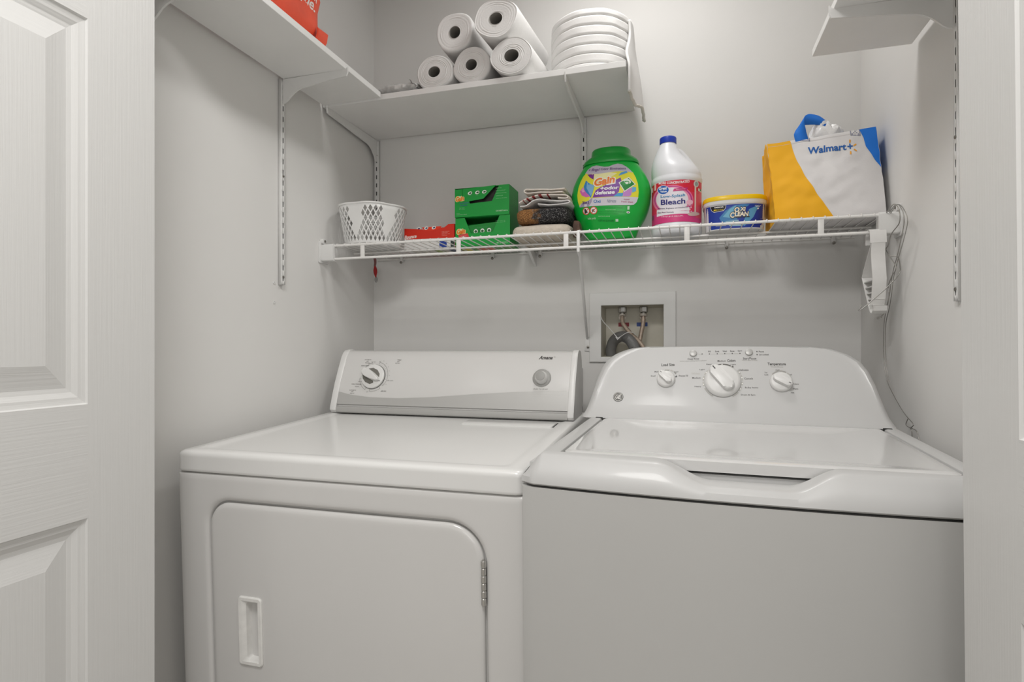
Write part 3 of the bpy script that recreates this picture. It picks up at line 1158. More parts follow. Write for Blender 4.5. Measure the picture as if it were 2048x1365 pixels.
for sg, xw in ((1, XL), (-1, XR)):
    m = MB()
    x0, x1 = (xw + 0.0005, xw + 0.004) if sg > 0 else (xw - 0.004, xw - 0.0005)
    m.prism(rrect(-0.020, -0.057, 0.030, 0.008, 0.004), lambda a, b, h: (h, a, b), x0, x1, bev=0.001)
    x0, x1 = (xw + 0.004, xw + 0.045) if sg > 0 else (xw - 0.045, xw - 0.004)
    m.prism(rrect(-0.012, -0.052, 0.012, -0.0015, 0.005), lambda a, b, h: (h, a, b), x0, x1, bev=0.0015)
    x0, x1 = (xw + 0.0005, xw + 0.010) if sg > 0 else (xw - 0.010, xw - 0.0005)
    m.prism(rrect(-0.012, 0.0, 0.012, 0.016, 0.006), lambda a, b, h: (h, a, b), x0, x1, bev=0.001)
    eb = m.build('end_bracket', M_PLAS, wire, sharp=30)
    m = MB()
    m.lathe([(0.0038, 0), (0.0038, 0.0014), (0.002, 0.002)], 14)
    sc_ = m.build('screw', M_STEEL, eb)
    sc_.matrix_local = Matrix.Translation((xw + sg * 0.0102, 0.0, 0.009)) @ Matrix.Rotation(sg * R(90), 4, 'Y')
for x in (-0.93, -0.60, -0.44, 0.12, 0.40):
    m = MB()
    m.box(x - 0.005, 0.288, -0.017, x + 0.005, 0.3035, 0.003, bev=0.001)
    c_ = m.build('wall_clip', M_PLAS, wire)
    m = MB()
    m.lathe([(0.0045, 0.289), (0.0045, 0.286), (0.002, 0.284)], 12, c=(x, 0, -0.019), axis='y')
    for v in m.bm.verts:
        v.co.y = -v.co.y
    m.build('clip_screw', M_STEEL, c_)
# diagonal support pole
m = MB()
p0, p1 = V((-0.2655, -0.001, -0.010)), V((-0.290, 0.303, -0.300))
m.tube([p0 + V((0, 0.004, 0.006)), p0, p0 + V((0, 0.001, -0.045)), p0.lerp(p1, 0.18), p0.lerp(p1, 0.45), p0.lerp(p1, 0.75), p1 + V((0, -0.004, 0.02))], lambda t: 0.0052 - 0.0012 * t, 12)
m.box(-0.299, 0.3015, -0.322, -0.281, 0.3047, -0.280, bev=0.0012)
sp = m.build('support_pole', M_STEELW, wire, sharp=40)
m = MB()
m.lathe([(0.0042, -0.301), (0.0042, -0.2995), (0.002, -0.298)], 14, c=(-0.288, 0, -0.309), axis='y')
for v in m.bm.verts:
    v.co.y = -v.co.y if v.co.y < 0 else v.co.y
m.build('screw', M_STEEL, sp)
m = MB()
m.prism([(0.305, -0.006), (0.305, -0.050), (0.297, -0.046), (0.225, -0.012), (0.225, -0.006)], lambda a, b, h: (h, a, b), -0.463, -0.455)
m.build('wall_gusset', M_STEELW, wire)

# ================================================================== LAUNDRY OUTLET BOX, VALVES, HOSES
box = thing('laundry_outlet_box', (-0.1525, YB, 1.18), 'white recessed plumbing box on the back wall behind the washer', 'plumbing box')
fo = (-0.2835 + 0.1525, 1.0765 - 1.18, -0.0223 + 0.1525, 1.2930 - 1.18)
fi = (hx0 + 0.1525 + 0.001, hz0 - 1.18 + 0.001, hx1 + 0.1525 - 0.001, hz1 - 1.18 - 0.001)
M_BOXIN = mat('aged_ivory_plastic', (0.66, 0.63, 0.54), 0.5, bump=0.05, bscale=(60, 60, 60), var=0.06, vscale=14)
m = MB()
R4 = lambda q, y, d=0: [(q[0] + d, y, q[1] + d), (q[2] - d, y, q[1] + d), (q[2] - d, y, q[3] - d), (q[0] + d, y, q[3] - d)]
m.loft([R4(fo, -0.0005), R4(fo, -0.0055), R4(fo, -0.0075, 0.002), R4(fi, -0.0075, -0.003), R4(fi, -0.006), R4(fi, 0.002)], cap=False)
m.build('face_frame', M_STEELW, box, sharp=30)
m = MB()
m.loft([R4(fi, 0.002), R4(fi, 0.085, 0.004)], cap=False)
m.poly(R4(fi, 0.085, 0.004))
m.build('recess', M_BOXIN, box, sharp=30)
for x, col, nm in ((-0.0265, '#8f1420', 'hot'), (0.0315, '#15408f', 'cold')):
    L = Lab(lambda a, b, h: V((a, 0.0848 - h, b)), 0)
    L.poly([(x - 0.024, 0.010), (x + 0.010, 0.010), (x + 0.010, 0.023), (x - 0.024, 0.023)], col)
    L.build('marker_sticker', box)['label'] = 'red sticker' if nm == 'hot' else 'blue sticker'
for x in (-0.0335, 0.0320):
    m = MB()
    m.lathe([(0.008, 0.074), (0.008, 0.062)], 16, c=(x, 0.045, 0))
    m.box(x - 0.012, 0.033, 0.052, x + 0.012, 0.058, 0.0725, bev=0.003)
    m.lathe([(0.0075, 0.054), (0.0085, 0.048), (0.0085, 0.040)], 16, c=(x, 0.042, 0))
    vv = m.build('valve', M_STEEL, box, sharp=30)
    m = MB()
    m.box(x - 0.0035, 0.0295, 0.0555, x + 0.0085, 0.0332, 0.0690, bev=0.001)
    m.build('valve_tag', M_PLAS, vv)
M_BRAID = mat('braided_hose', (0.46, 0.37, 0.30), 0.45, metal=0.5, bump=0.6, bscale=(500, 500, 500), var=0.2, vscale=120)


def hose(pts, r, name, label, mt, nut=True):
    o = V(pts[0])
    t = thing(name, o, label, 'hose', None)
    m = MB()
    P = smooth_path([V(p) - o for p in pts], 12)
    m.tube(P, r, 12)
    m.build('hose_body', mt, t)
    if nut:
        m = MB()
        m.tube([P[0] + V((0, 0.002, 0.004)), P[0] + V((0.0, 0, -0.004)), P[2]], 0.0112, 14)
        m.build('coupling_nut', mat('coupling_plastic', (0.42, 0.38, 0.33), 0.5, bump=0.1, bscale=(200, 200, 200)), t)
    return t


hose([(-0.186, YB + 0.036, 1.222), (-0.181, YB + 0.020, 1.196), (-0.156, YB + 0.002, 1.165), (-0.122, YB - 0.024, 1.130), (-0.105, YB - 0.05, 1.08), (-0.10, YB - 0.09, 0.95), (-0.10, YB - 0.13, 0.80)], 0.0066,
     'supply_hose', 'braided supply hose slanting down from the valve over the red sticker', M_BRAID)
hose([(-0.1205, YB + 0.036, 1.222), (-0.1215, YB + 0.030, 1.196), (-0.127, YB + 0.026, 1.165), (-0.131, YB + 0.0195, 1.140), (-0.132, YB + 0.018, 1.112), (-0.131, YB + 0.016, 1.0985)], 0.0066,
     'supply_hose', 'braided supply hose hanging straight from the valve over the blue sticker', M_BRAID)
# corrugated drain hose
P = smooth_path([(-0.222, YB + 0.050, 1.096), (-0.222, YB + 0.046, 1.120), (-0.210, YB + 0.036, 1.146), (-0.186, YB + 0.018, 1.157), (-0.161, YB - 0.004, 1.148), (-0.141, YB - 0.032, 1.118), (-0.134, YB - 0.055, 1.075), (-0.132, YB - 0.085, 0.98), (-0.13, YB - 0.12, 0.85)], 40)
o = V((-0.186, YB + 0.018, 1.157))
t = thing('drain_hose', o, 'thick grey corrugated drain hose arching into the plumbing box', 'hose')
m = MB()
m.tube([p - o for p in P], lambda k: 0.0160 + (0.0010 * (1 if int(k * len(P)) % 4 < 2 else -1) if k > 0.44 else 0.0008), 18)
m.build('hose_body', mat('grey_rubber', (0.17, 0.168, 0.165), 0.4, bump=0.05, bscale=(100, 100, 100)), t, sharp=60)
# string tie
m = MB()
P = smooth_path([(-0.2465, YB - 0.0115, 1.2190), (-0.240, YB - 0.010, 1.204), (-0.222, YB - 0.008, 1.184), (-0.200, YB - 0.012, 1.158), (-0.194, YB - 0.013, 1.151)], 6)
m.tube(P, 0.0012, 6)
P = smooth_path([(-0.194, YB - 0.013, 1.151), (-0.183, YB - 0.016, 1.158), (-0.166, YB - 0.018, 1.168), (-0.150, YB - 0.016, 1.169), (-0.142, YB - 0.010, 1.162)], 6)
m.tube(P, 0.0010, 6)
m.tube([(-0.200, YB - 0.014, 1.156), (-0.195, YB - 0.016, 1.147), (-0.188, YB - 0.014, 1.155)], 0.0022, 6)
tag(m.build('cable_tie', M_PLAS), 'thin white tie strung across the plumbing box to the drain hose', 'cable tie')

# outlet behind the machines
t = thing('wall_outlet', (-0.325, YB, 1.0), 'white outlet cover on back wall, half hidden beside the dryer console', 'outlet')
m = MB()
m.box(-0.022, -0.016, -0.055, 0.0205, -0.0005, 0.060, bev=0.003)
m.build('cover', M_PLAS, t)
m = MB()
m.tube(smooth_path([(0.010, -0.018, -0.050), (0.020, -0.032, -0.058), (0.022, -0.045, -0.09), (0.015, -0.05, -0.20)], 6), 0.0045, 10)
m.lathe([(0.010, 0.016), (0.0105, 0.030), (0.006, 0.036)], 16, c=(0.010, 0, -0.048), axis='y')
m.build('plug_cord', M_DARK, t)

# ================================================================== ON THE UPPER SHELVES
ZT = ZS + 0.0165
M_PAPER = mat('paper_towel', (0.80, 0.79, 0.775), 0.85, bump=0.5, bscale=(220, 220, 220), detail=4, dist=0.0008, var=0.015, vscale=40)
M_CARD = mat('grey_cardboard', (0.30, 0.285, 0.26), 0.8, bump=0.2, bscale=(120, 120, 120))
SEEDS = {}


def towel_roll(cx, cz, y0, rx, rz, core, seed, label, skew=0.0, ln=0.265):
    """roll lying front to back; wobbly outline, spiral ridges on the end"""
    t = thing('paper_towel_roll', (cx, y0, cz), label, 'paper towels', 'paper towel rolls on the back shelf')

    def rad(a, k):
        w_ = 1 + 0.035 * nz(cos(a) * 1.3 + seed, sin(a) * 1.3, 0) + 0.02 * cos(3 * a + seed) + 0.022 * cos(4 * a + seed * 2)
        return w_
    m = MB()
    rings = []
    n = 64
    ks = [i / 17 for i in range(18)]
    for k in ks:               # end face from the core outward with layer ridges
        r_ = core + (1 - core) * k
        y = 0.0008 * sin(k * 48 + seed + 2.0 * nz(k * 3, seed, 1)) + 0.004 * (k - 0.5) * sin(seed) + (0.004 if k == 1 else 0)
        rings.append([(rx * r_ * cos(a) * (1 + (rad(a, k) - 1) * k), y, rz * r_ * sin(a) * (1 + (rad(a, k) - 1) * k)) for a in [2 * pi * j / n for j in range(n)]])
    for yy in (0.010, 0.05, 0.12, 0.2, ln - 0.004):
        rings.append([(rx * cos(a) * rad(a, 1) * 1.004 + skew * yy, yy, rz * sin(a) * rad(a, 1) * 1.004) for a in [2 * pi * j / n for j in range(n)]])
    rings.append([(rx * 0.3 * cos(a) + skew * ln, ln, rz * 0.3 * sin(a)) for a in [2 * pi * j / n for j in range(n)]])
    m.loft(rings, cap=False)
    m.build('paper', M_PAPER, t, sharp=60)
    m = MB()
    rings = [[(rx * core * 1.02 * cos(a) + skew * y, y, rz * core * 1.05 * sin(a)) for a in [2 * pi * j / 32 for j in range(32)]] for y in (0.0005, 0.02, ln - 0.01)]
    m.loft(rings, cap=False)
    m.build('cardboard_core', M_CARD, t)
    return t


towel_roll(-0.6835, ZT + 0.0488, 1.522, 0.0575, 0.0485, 0.315, 1.0, 'white paper towel roll at the left end of the bottom row')
towel_roll(-0.5695, ZT + 0.0525, 1.520, 0.0555, 0.0520, 0.30, 2.2, 'white paper towel roll in the middle of the bottom row')
towel_roll(-0.4470, ZT + 0.0515, 1.500, 0.0600, 0.0500, 0.34, 3.1, 'white paper towel roll at the right end of the bottom row', skew=0.09)
towel_roll(-0.6240, ZT + 0.1580, 1.530, 0.0560, 0.0560, 0.30, 4.6, 'smaller looking white paper towel roll on top of the pile, left of the two')
towel_roll(-0.4885, ZT + 0.1535, 1.490, 0.0620, 0.0530, 0.30, 5.3, 'white paper towel roll on top of the pile, right of the two', skew=0.09)

# quilted pad, rolled upright, its loose end hanging past the shelf end
M_QUILT = mat('white_quilted_cloth', (0.78, 0.77, 0.755), 0.85, bump=0.35, bscale=(150, 150, 150), detail=4, dist=0.0008)
t = thing('quilted_pad', (-0.2535, 1.655, ZT), 'rolled white quilted pad standing at the right end of the back shelf', 'quilted pad')
QR, QH, NB_ = 0.114, 0.178, 7


def quilt(a, k):
    z = QH * k
    pul = min(1.0, abs(sin(pi * k * NB_)) / 0.45) ** 0.6
    r = QR - 0.0050 * (1 - pul) + 0.002 * nz(cos(a) * 3, sin(a) * 3, z * 30)
    if k > 0.93:
        r -= 0.018 * ((k - 0.93) / 0.07) ** 2
    z += 0.004 * nz(cos(a) * 1.5 + 3, sin(a) * 1.5, 0)
    return (r * cos(a), r * sin(a), max(0.0005, z))


m = MB()
NA, NK = 96, 84
m.grid(lambda u, v: quilt(2 * pi * u, v), NA, NK, closeu=True)
bmesh.ops.remove_doubles(m.bm, verts=m.bm.verts[:], dist=1e-6)
rings = []
for k in range(9):
    rr = (QR - 0.018) * (1 - k / 9)
    rings.append([(rr * cos(2 * pi * j / 48), rr * sin(2 * pi * j / 48), QH - 0.002 + 0.003 * sin(k * 2.5)) for j in range(48)])
m.loft(rings, cap=False)
m.f([m.v(p) for p in rings[-1]])
m.build('roll', M_QUILT, t, sharp=70)
m = MB()


def tail(u, v):
    """u along y, v downward from the roll's side"""
    ya = -0.045 - 0.090 * sstep(0.1, 0.75, v)
    y = ya + (0.098 - ya) * u
    z = 0.160 - 0.235 * v
    x = 0.1155 + (0.003 + 0.026 * sstep(0, 0.8, u)) * v + 0.002 * sin(u * 9 + v * 3) * v
    x -= 4.2 * max(0, abs(y) - 0.01) ** 2 * (1 - sstep(0.0, 0.75, v))
    return (x, y + 0.006 * sin(v * 6), z + 0.006 * sin(u * 14) * sstep(0.7, 1, v))


m.grid(tail, 30, 60)
m.build('loose_end', M_QUILT, t, sharp=70, solid=0.006, soff=0)
m = MB()
m.tube([V(tail(u / 24, 1.0)) + V((0.001 * sin(u * 2.3), 0, 0.0015 * cos(u * 1.9))) for u in range(25)], 0.0042, 8)
m.build('bound_hem', mat('cream_hem', (0.66, 0.63, 0.57), 0.9, bump=0.3, bscale=(200, 200, 200)), t)['label'] = 'cream frilly hem'

# clear crinkled packet
m = MB()
M_CLEAR = mat('clear_crinkled_film', (0.62, 0.615, 0.60), 0.18, bump=0.5, bscale=(70, 70, 70), dist=0.003, var=0.25, vscale=45)


def pack(u, v):
    a = 2 * pi * u
    k = (v - 0.5) * 2
    x = 0.062 * k
    prof_ = (1 - abs(k) ** 4) ** 0.5 if abs(k) < 1 else 0
    y = 0.075 * cos(a) * (0.86 + 0.14 * prof_)
    z = 0.0205 + (0.0195 * sin(a)) * (0.25 + 0.75 * prof_)
    d = 0.0035 * nz(x * 45, y * 45, z * 60) + 0.0025 * nz(x * 110, y * 110, 3)
    return (x + d, y + d, max(0.0006, z + d))


g = m.grid(pack, 40, 36, closeu=True)
m.f([r[0] for r in g])
m.f([r[-1] for r in g])
o = m.build('film_packet', [M_CLEAR], sharp=25)
o.location = (-0.800, 1.590, ZT)
tag(o, 'clear crinkled film packet lying on the back shelf left of the paper towels', 'packet')
m = MB()
m.grid(lambda u, v: (0.040 + 0.024 * u + 0.002 * sin(v * 17), -0.074 + 0.06 * v, 0.0345 - 0.022 * u + 0.0022 * sin(u * 11 + v * 9)), 10, 16)
fl = m.build('torn_flap', mat('silver_foil', (0.30, 0.295, 0.29), 0.25, metal=0.8, bump=0.4, bscale=(90, 90, 90), dist=0.002), o, sharp=30, solid=0.0008)
fl['label'] = 'dark silver torn end'

# orange-red plastic bag on the left shelf
M_RED = mat('orange_red_film', '#f0583a', 0.35, bump=0.25, bscale=(40, 40, 40), dist=0.002, var=0.08, vscale=18)
t = thing('plastic_bag', (-0.905, 1.12, ZT), 'orange-red plastic bag with white lettering on the left shelf, cut by the picture top', 'bag')
BH = 0.235


def bagp(a, k):
    """soft pouch: a around, k up"""
    hw = 0.125 * (1 - 0.10 * k)
    hd = 0.056 * (0.30 + 0.70 * sin(pi * min(1, 0.16 + 0.72 * k))) if k < 1 else 0.004
    c_, s_ = cos(a), sin(a)
    ex = 0.45
    y = hw * math.copysign(abs(c_) ** ex, c_)
    x = hd * math.copysign(abs(s_) ** ex, s_)
    d = 0.006 * nz(x * 20 + 1, y * 16, k * 5) + 0.003 * nz(x * 50, y * 45, k * 14)
    return V((x + d, y + d * 0.7, max(0.0006, BH * k + d * min(1, k * 4))))


m = MB()
KS = [0, 0.01, 0.03, 0.07, 0.13, 0.2, 0.28, 0.36, 0.45, 0.55, 0.65, 0.75, 0.84, 0.92, 0.97, 1.0]
m.loft([[bagp(2 * pi * j / 88, k) for j in range(88)] for k in KS])
m.build('bag_body', M_RED, t, sharp=45)
m = MB()           # gusset ear at the bottom corner facing the back wall
m.loft([[(0.055, 0.084, 0.004), (0.050, 0.122, 0.001), (0.048, 0.122, 0.004), (0.053, 0.084, 0.010)],
        [(0.057, 0.090, 0.020), (0.055, 0.128, 0.018), (0.052, 0.128, 0.020), (0.053, 0.090, 0.026)],
        [(0.055, 0.094, 0.036), (0.056, 0.132, 0.040), (0.052, 0.134, 0.044), (0.051, 0.094, 0.042)]])
m.build('corner_fold', M_RED, t, sharp=30)


def bagface(a, b, h):
    # on the side facing the closet: a runs toward the back wall, b up
    k = b / BH
    best = None
    for j in range(0, 45):
        ang = pi * j / 44
        p = bagp(ang, k)
        if best is None or abs(p.y - a) < abs(best.y - a):
            best = p
    return V((best.x + h + 0.0022, a, b))


L = Lab(bagface, 0)
L.text('gue.', 0.020, 0.066, 0.088, 0.087, '#f6efe9', 0.02)
L.text('m', 0.062, 0.092, 0.086, 0.108, '#f6efe9', 0.02)
L.build('lettering', t)

# ================================================================== ON THE WIRE SHELF
WT0 = WZ + 0.0002
# ---- lobed basket
M_BASK = mat('basket_plastic', (0.82, 0.815, 0.80), 0.35, bump=0.04, bscale=(160, 160, 160))
bas = thing('plastic_basket', (-0.934, 1.6165, WT0), 'round white plastic basket with diamond cut-outs at the left end of the wire shelf', 'basket')
BKH = 0.122
LOBES = 6
PH = R(-62)


def baskr(a, z):
    k = z / BKH
    r = 0.0815 + 0.0235 * k ** 0.9
    lob = cos(LOBES * (a - PH))
    return r * (1 + 0.030 * lob * k - 0.016 * sstep(-0.2, -1, lob) * k)


def baskp(a, z):
    r = baskr(a, z)
    return V((r * cos(a), r * sin(a), z))


m = MB()
NDA = 42
da = 2 * pi / NDA / 2
dzb = 0.0140
z_lo, z_hi = 0.006, 0.114
for i in range(NDA * 2):
    for j in range(-1, 10):
        if (i + j) % 2:
            continue
        ca_, cz_ = i * da, z_lo + j * dzb
        cor = [(ca_ + da, cz_), (ca_, cz_ + dzb), (ca_ - da, cz_), (ca_, cz_ - dzb)]
        cor = [(x, max(0.004, min(0.118, y))) for x, y in cor]
        rel = ((ca_ - PH + pi / LOBES) % (2 * pi / LOBES)) - pi / LOBES
        win = R(19.0) + R(11.5) * (1 - sstep(0.0, 0.075, cz_))
        hole_ = abs(rel) < win and z_lo + dzb * 0.5 < cz_ < z_hi - dzb * 0.3
        if abs(cor[1][1] - cor[3][1]) < 1e-4:
            continue
        P4 = [m.v(baskp(*c)) for c in cor]
        if not hole_:
            m.f(P4)
        else:
            q = 0.76
            I4 = [m.v(baskp(ca_ + (x - ca_) * q, cz_ + (y - cz_) * q)) for x, y in cor]
            for k in range(4):
                m.f([P4[k], P4[(k + 1) % 4], I4[(k + 1) % 4], I4[k]])
bmesh.ops.remove_doubles(m.bm, verts=m.bm.verts[:], dist=2e-5)
m.build('lattice_wall', M_BASK, bas, sharp=60, solid=0.002, soff=0)
m = MB()
m.tube([baskp(2 * pi * i / 120, BKH - 0.002) for i in range(120)], 0.0032, 8, closed=True)
m.grid(lambda u, v: baskp(2 * pi * u, BKH - 0.010 + 0.008 * v), 120, 1, closeu=True)
m.build('rim', M_BASK, bas, sharp=60)
m = MB()
m.loft([[(r * cos(2 * pi * j / 60), r * sin(2 * pi * j / 60), z) for j in range(60)] for r, z in ((0.078, 0.0005), (0.082, 0.002), (0.0832, 0.010), (0.0805, 0.010), (0.079, 0.004))])
m.build('base', M_BASK, bas)


# ---- dryer sheet boxes
def carton(name, loc, rz, w_, d_, h_, notch, mats, label, cat, group):
    """open-fronted carton; the front sheet has a torn opening given by its outline"""
    t = thing(name, loc, label, cat, group, rot=(0, 0, rz))
    m = MB()
    th = 0.0008
    x0, x1 = -w_ / 2, w_ / 2
    m.box(x0, 0.0005, 0, x1, d_, th)                       # bottom
    m.box(x0, d_ - th, 0, x1, d_, h_)                      # back
    m.box(x0, 0.0005, th, x0 + th, d_ - th, h_)            # sides
    m.box(x1 - th, 0.0005, th, x1, d_ - th, h_)
    m.box(x0, 0.004, h_ - th, x1, d_, h_)                  # lid sheet
    m.prism(notch, lambda a, b, h: (a, h, b), 0.0, 0.0009)
    m.build('carton', mats, t, sharp=20)
    return t


GREEN, GREEND = '#0aa23f', '#078a34'
M_GREEN = mat('green_card', '#0c9d3c', 0.4, bump=0.03, bscale=(90, 90, 90), var=0.03, vscale=20)
M_GREEND = mat('green_card_flap', '#08852f', 0.45, bump=0.03, bscale=(90, 90, 90))
M_INSHADE = mat('carton_inside_shade', (0.02, 0.018, 0.015), 0.5, bump=0.4, bscale=(60, 60, 60), var=0.6, vscale=40)  # near-black filler that paints the shade inside the torn cartons
GW, GD, GH = 0.176, 0.095, 0.090
GX = -0.5880


def gain_print(t, ox, oz, wordcol, sub):
    """the orange word on its white halo with the coloured flash below, on the front sheet"""
    L = Lab(lambda a, b, h: V((a, -0.0001 - h, b)), 0, rough=0.35)
    L.ell(ox + 0.011, oz + 0.012, 0.010, 0.006, '#bfe3b0')
    L.text('Gain', ox - 0.0018, oz - 0.0012, ox + 0.0290, oz + 0.0172, '#ffe9a0', 0.09, 0.05, rise=0.003)
    L.text('Gain', ox, oz, ox + 0.0275, oz + 0.0155, wordcol, 0.045, 0.05, rise=0.003)
    return L


# lower box
lowN = [(-GW / 2, 0), (GW / 2, 0), (GW / 2, GH), (0.0555, GH), (0.0345, 0.0415), (-0.0370, 0.0395), (-0.0575, GH - 0.002), (-GW / 2, GH - 0.002)]
t = carton('dryer_sheet_box', (GX, 1.664, WT0), 0, GW, GD, GH, lowN, M_GREEN, 'green dryer sheet box, lower of the two stacked', 'box', 'green dryer sheet boxes')
m = MB()
m.prism([(-0.056, 0.030), (0.054, 0.030), (0.0550, 0.0715), (-0.0550, 0.0640)], lambda a, b, h: (a, h + 0.004, b), 0, 0.0008)
fp = m.build('tear_flap', M_GREEND, t)
L = Lab(lambda a, b, h: V((a, 0.0038 - h, b)), 0, rough=0.35)
for i, x in enumerate((-0.0225, -0.0010, 0.0205)):
    L.ell(x, 0.0455 + i * 0.0006, 0.0066, 0.0070, '#e9f2e6')
    L.ell(x, 0.0450 + i * 0.0006, 0.0045, 0.0038, '#2b5f36')
L.text('A FRESH SCENT', -0.018, 0.0560, 0.016, 0.0580, '#4fae62')
L.build('flap_print', fp)
m = MB()
m.box(-GW / 2 + 0.004, 0.012, 0.002, GW / 2 - 0.004, GD - 0.004, GH - 0.030)
m.build('shade_filler', M_INSHADE, t)
L = gain_print(t, -0.0830, 0.0375, '#f07a18', 1)
L.poly([(-0.0790, 0.0360), (-0.0480, 0.0405), (-0.0405, 0.024), (-0.0735, 0.0225)], '#d8454a')
L.text('island fresh', -0.0700, 0.0310, -0.0520, 0.0335, '#f3d9d4')
L.build('maker_print', t)
L = Lab(lambda a, b, h: V((a, -0.0001 - h, b)), 0, rough=0.35)
for k in range(2):
    L.text('dryer sheets 40', 0.0430, 0.0715 - 0.0042 * k, 0.0730, 0.0735 - 0.0042 * k, '#9fd6a6')
L.build('small_print', t)
L = Lab(lambda a, b, h: V((a, -0.0001 - h, b)), 0, rough=0.35)
L.text('40 SHEETS', 0.045, 0.004, 0.080, 0.0085, '#cfe8cf')
L.build('count_print', t)
L = Lab(lambda a, b, h: V((a, b, -0.00015 - h)), 0)
L.poly([(-0.085, 0.004), (0.085, 0.004), (0.085, 0.090), (-0.085, 0.090)], '#5f9a49')
L.poly([(-0.085, 0.020), (-0.050, 0.020), (-0.050, 0.080), (-0.085, 0.080)], '#d9c83e')
L.poly([(-0.035, 0.030), (0.018, 0.030), (0.018, 0.085), (-0.035, 0.085)], '#d9705a')
L.build('bottom_print', t)
# upper box
upN = [(-GW / 2, 0), (GW / 2, 0), (GW / 2, GH), (0.0565, GH), (0.0330, 0.0430), (-0.0385, 0.0400), (-0.0410, 0.0480), (-0.0640, 0.0480), (-0.0640, GH - 0.004), (-GW / 2, GH - 0.004)]
t = carton('dryer_sheet_box', (GX - 0.0015, 1.662, WT0 + GH + 0.0003), R(-0.6), GW, GD, GH, upN, M_GREEN, 'green dryer sheet box with a wide torn black gap, upper of the two stacked', 'box', 'green dryer sheet boxes')
m = MB()
m.prism([(-0.064, 0.0475), (-0.0395, 0.0480), (0.0050, 0.0525), (0.0450, GH + 0.001), (-0.064, GH - 0.003)], lambda a, b, h: (a, h + 0.0015 + 0.004 * (b - 0.048) / 0.042 * 0.3, b), 0, 0.0008)
fp = m.build('tear_flap', M_GREEN, t)
L = Lab(lambda a, b, h: V((a, 0.0013 - h, b)), 0, rough=0.35)
for i, x in enumerate((-0.0385, -0.0145, 0.0080)):
    L.ell(x, 0.0725 + i * 0.0003, 0.0072, 0.0050, '#eef4ea', R(15))
    L.ell(x + 0.001, 0.0725 + i * 0.0003, 0.0042, 0.0026, '#2b5f36', R(15))
    L.text('soft', x - 0.004, 0.0645, x + 0.004, 0.0660, '#7fc48a')
L.build('flap_print', fp)
m = MB()
m.box(-GW / 2 + 0.004, 0.016, 0.002, GW / 2 - 0.004, GD - 0.004, GH - 0.002)
m.build('shade_filler', M_INSHADE, t)
L = gain_print(t, -0.0850, 0.0480, '#f0801c', 0)
L.text('moonlight', -0.0725, 0.0400, -0.0420, 0.0455, '#3f5f8a', 0.02)
L.text('breeze', -0.0690, 0.0345, -0.0470, 0.0390, '#3f5f8a', 0.02)
L.text('dryer sheets', -0.0730, 0.0270, -0.0560, 0.0290, '#bfe0c0')
L.text('fabric softener', -0.0740, 0.0240, -0.0535, 0.0258, '#9fd0a4')
L.build('maker_print', t)
L = Lab(lambda a, b, h: V((a, -0.0001 - h, b)), 0, rough=0.35)
for k, ww in enumerate((0.018, 0.030, 0.033, 0.022, 0.035)):
    L.text('tumble dry soft and fresh'[:int(ww * 700)], 0.0460, 0.0790 - 0.0078 * k, 0.0460 + ww, 0.0822 - 0.0078 * k, '#9fd6a6')
L.build('small_print', t)
L = Lab(lambda a, b, h: V((a, -0.0001 - h, b)), 0, rough=0.35)
L.text('120 SHEETS 6.4 in', 0.0460, 0.0100, 0.0830, 0.0140, '#cfe8cf', 0.01)
L.build('count_print', t)
L = Lab(lambda a, b, h: V((a, -0.0001 - h, b)), 0, rough=0.35)
L.text('fresh', -0.0815, 0.0110, -0.0710, 0.0128, '#bfe0c0')
L.text('folded fabric sheets', -0.0815, 0.0072, -0.0480, 0.0092, '#bfe0c0')
L.build('front_print', t)
L = Lab(lambda a, b, h: V((GW / 2 + 0.0001 + h, a, b)), 0, rough=0.35)
for z in (0.028, 0.031):
    L.line((0.010, z), (0.085, z), 0.0008, '#067f30')
for k in range(4):
    L.text('gentle', 0.035, 0.060 - 0.006 * k, 0.070, 0.063 - 0.006 * k, '#46b765')
L.build('side_print', t)

# ---- red box
M_REDC = mat('red_card', '#d92a12', 0.4, bump=0.03, bscale=(90, 90, 90), var=0.03, vscale=20)
BW, BD, BHH = 0.171, 0.100, 0.0735
bn = [(-BW / 2, 0.033), (BW / 2, 0.030), (BW / 2, BHH), (BW / 2 - 0.020, BHH), (BW / 2 - 0.034, 0.0640), (BW / 2 - 0.048, 0.0640), (BW / 2 - 0.053, 0.0600), (BW / 2 - 0.075, 0.0555), (BW / 2 - 0.100, 0.0580), (BW / 2 - 0.108, 0.0620), (-BW / 2, 0.0675)]
t = thing('dryer_sheet_box', (-0.7665, 1.668, WT0), 'red dryer sheet box with a torn front edge between the basket and the green boxes', 'box', None)
m = MB()
m.box(-BW / 2, 0.001, 0.0, BW / 2, BD, 0.001, m=1)
m.box(-BW / 2, BD - 0.001, 0.001, BW / 2, BD, BHH)
m.box(-BW / 2, 0.001, 0.001, -BW / 2 + 0.001, BD - 0.001, BHH - 0.007)
m.box(BW / 2 - 0.001, 0.001, 0.001, BW / 2, BD - 0.001, BHH)
m.box(-BW / 2 + 0.001, 0.010, BHH - 0.016, BW / 2 - 0.034, BD - 0.001, BHH - 0.015)
m.prism(bn, lambda a, b, h: (a, h, b), 0, 0.0009)
m.prism([(-BW / 2, 0.0), (BW / 2, 0.0), (BW / 2, 0.030), (-BW / 2, 0.033)], lambda a, b, h: (a, h, b), 0, 0.0009, m=1)
m.build('carton', [M_REDC, mat('white_card', (0.74, 0.73, 0.71), 0.5, bump=0.03)], t, sharp=20)
m = MB()
m.prism([(BW / 2 - 0.095, 0.050), (BW / 2 - 0.058, 0.051), (BW / 2 - 0.044, 0.0690), (BW / 2 - 0.112, 0.0685)], lambda a, b, h: (a, h + 0.003, b), 0, 0.0008)
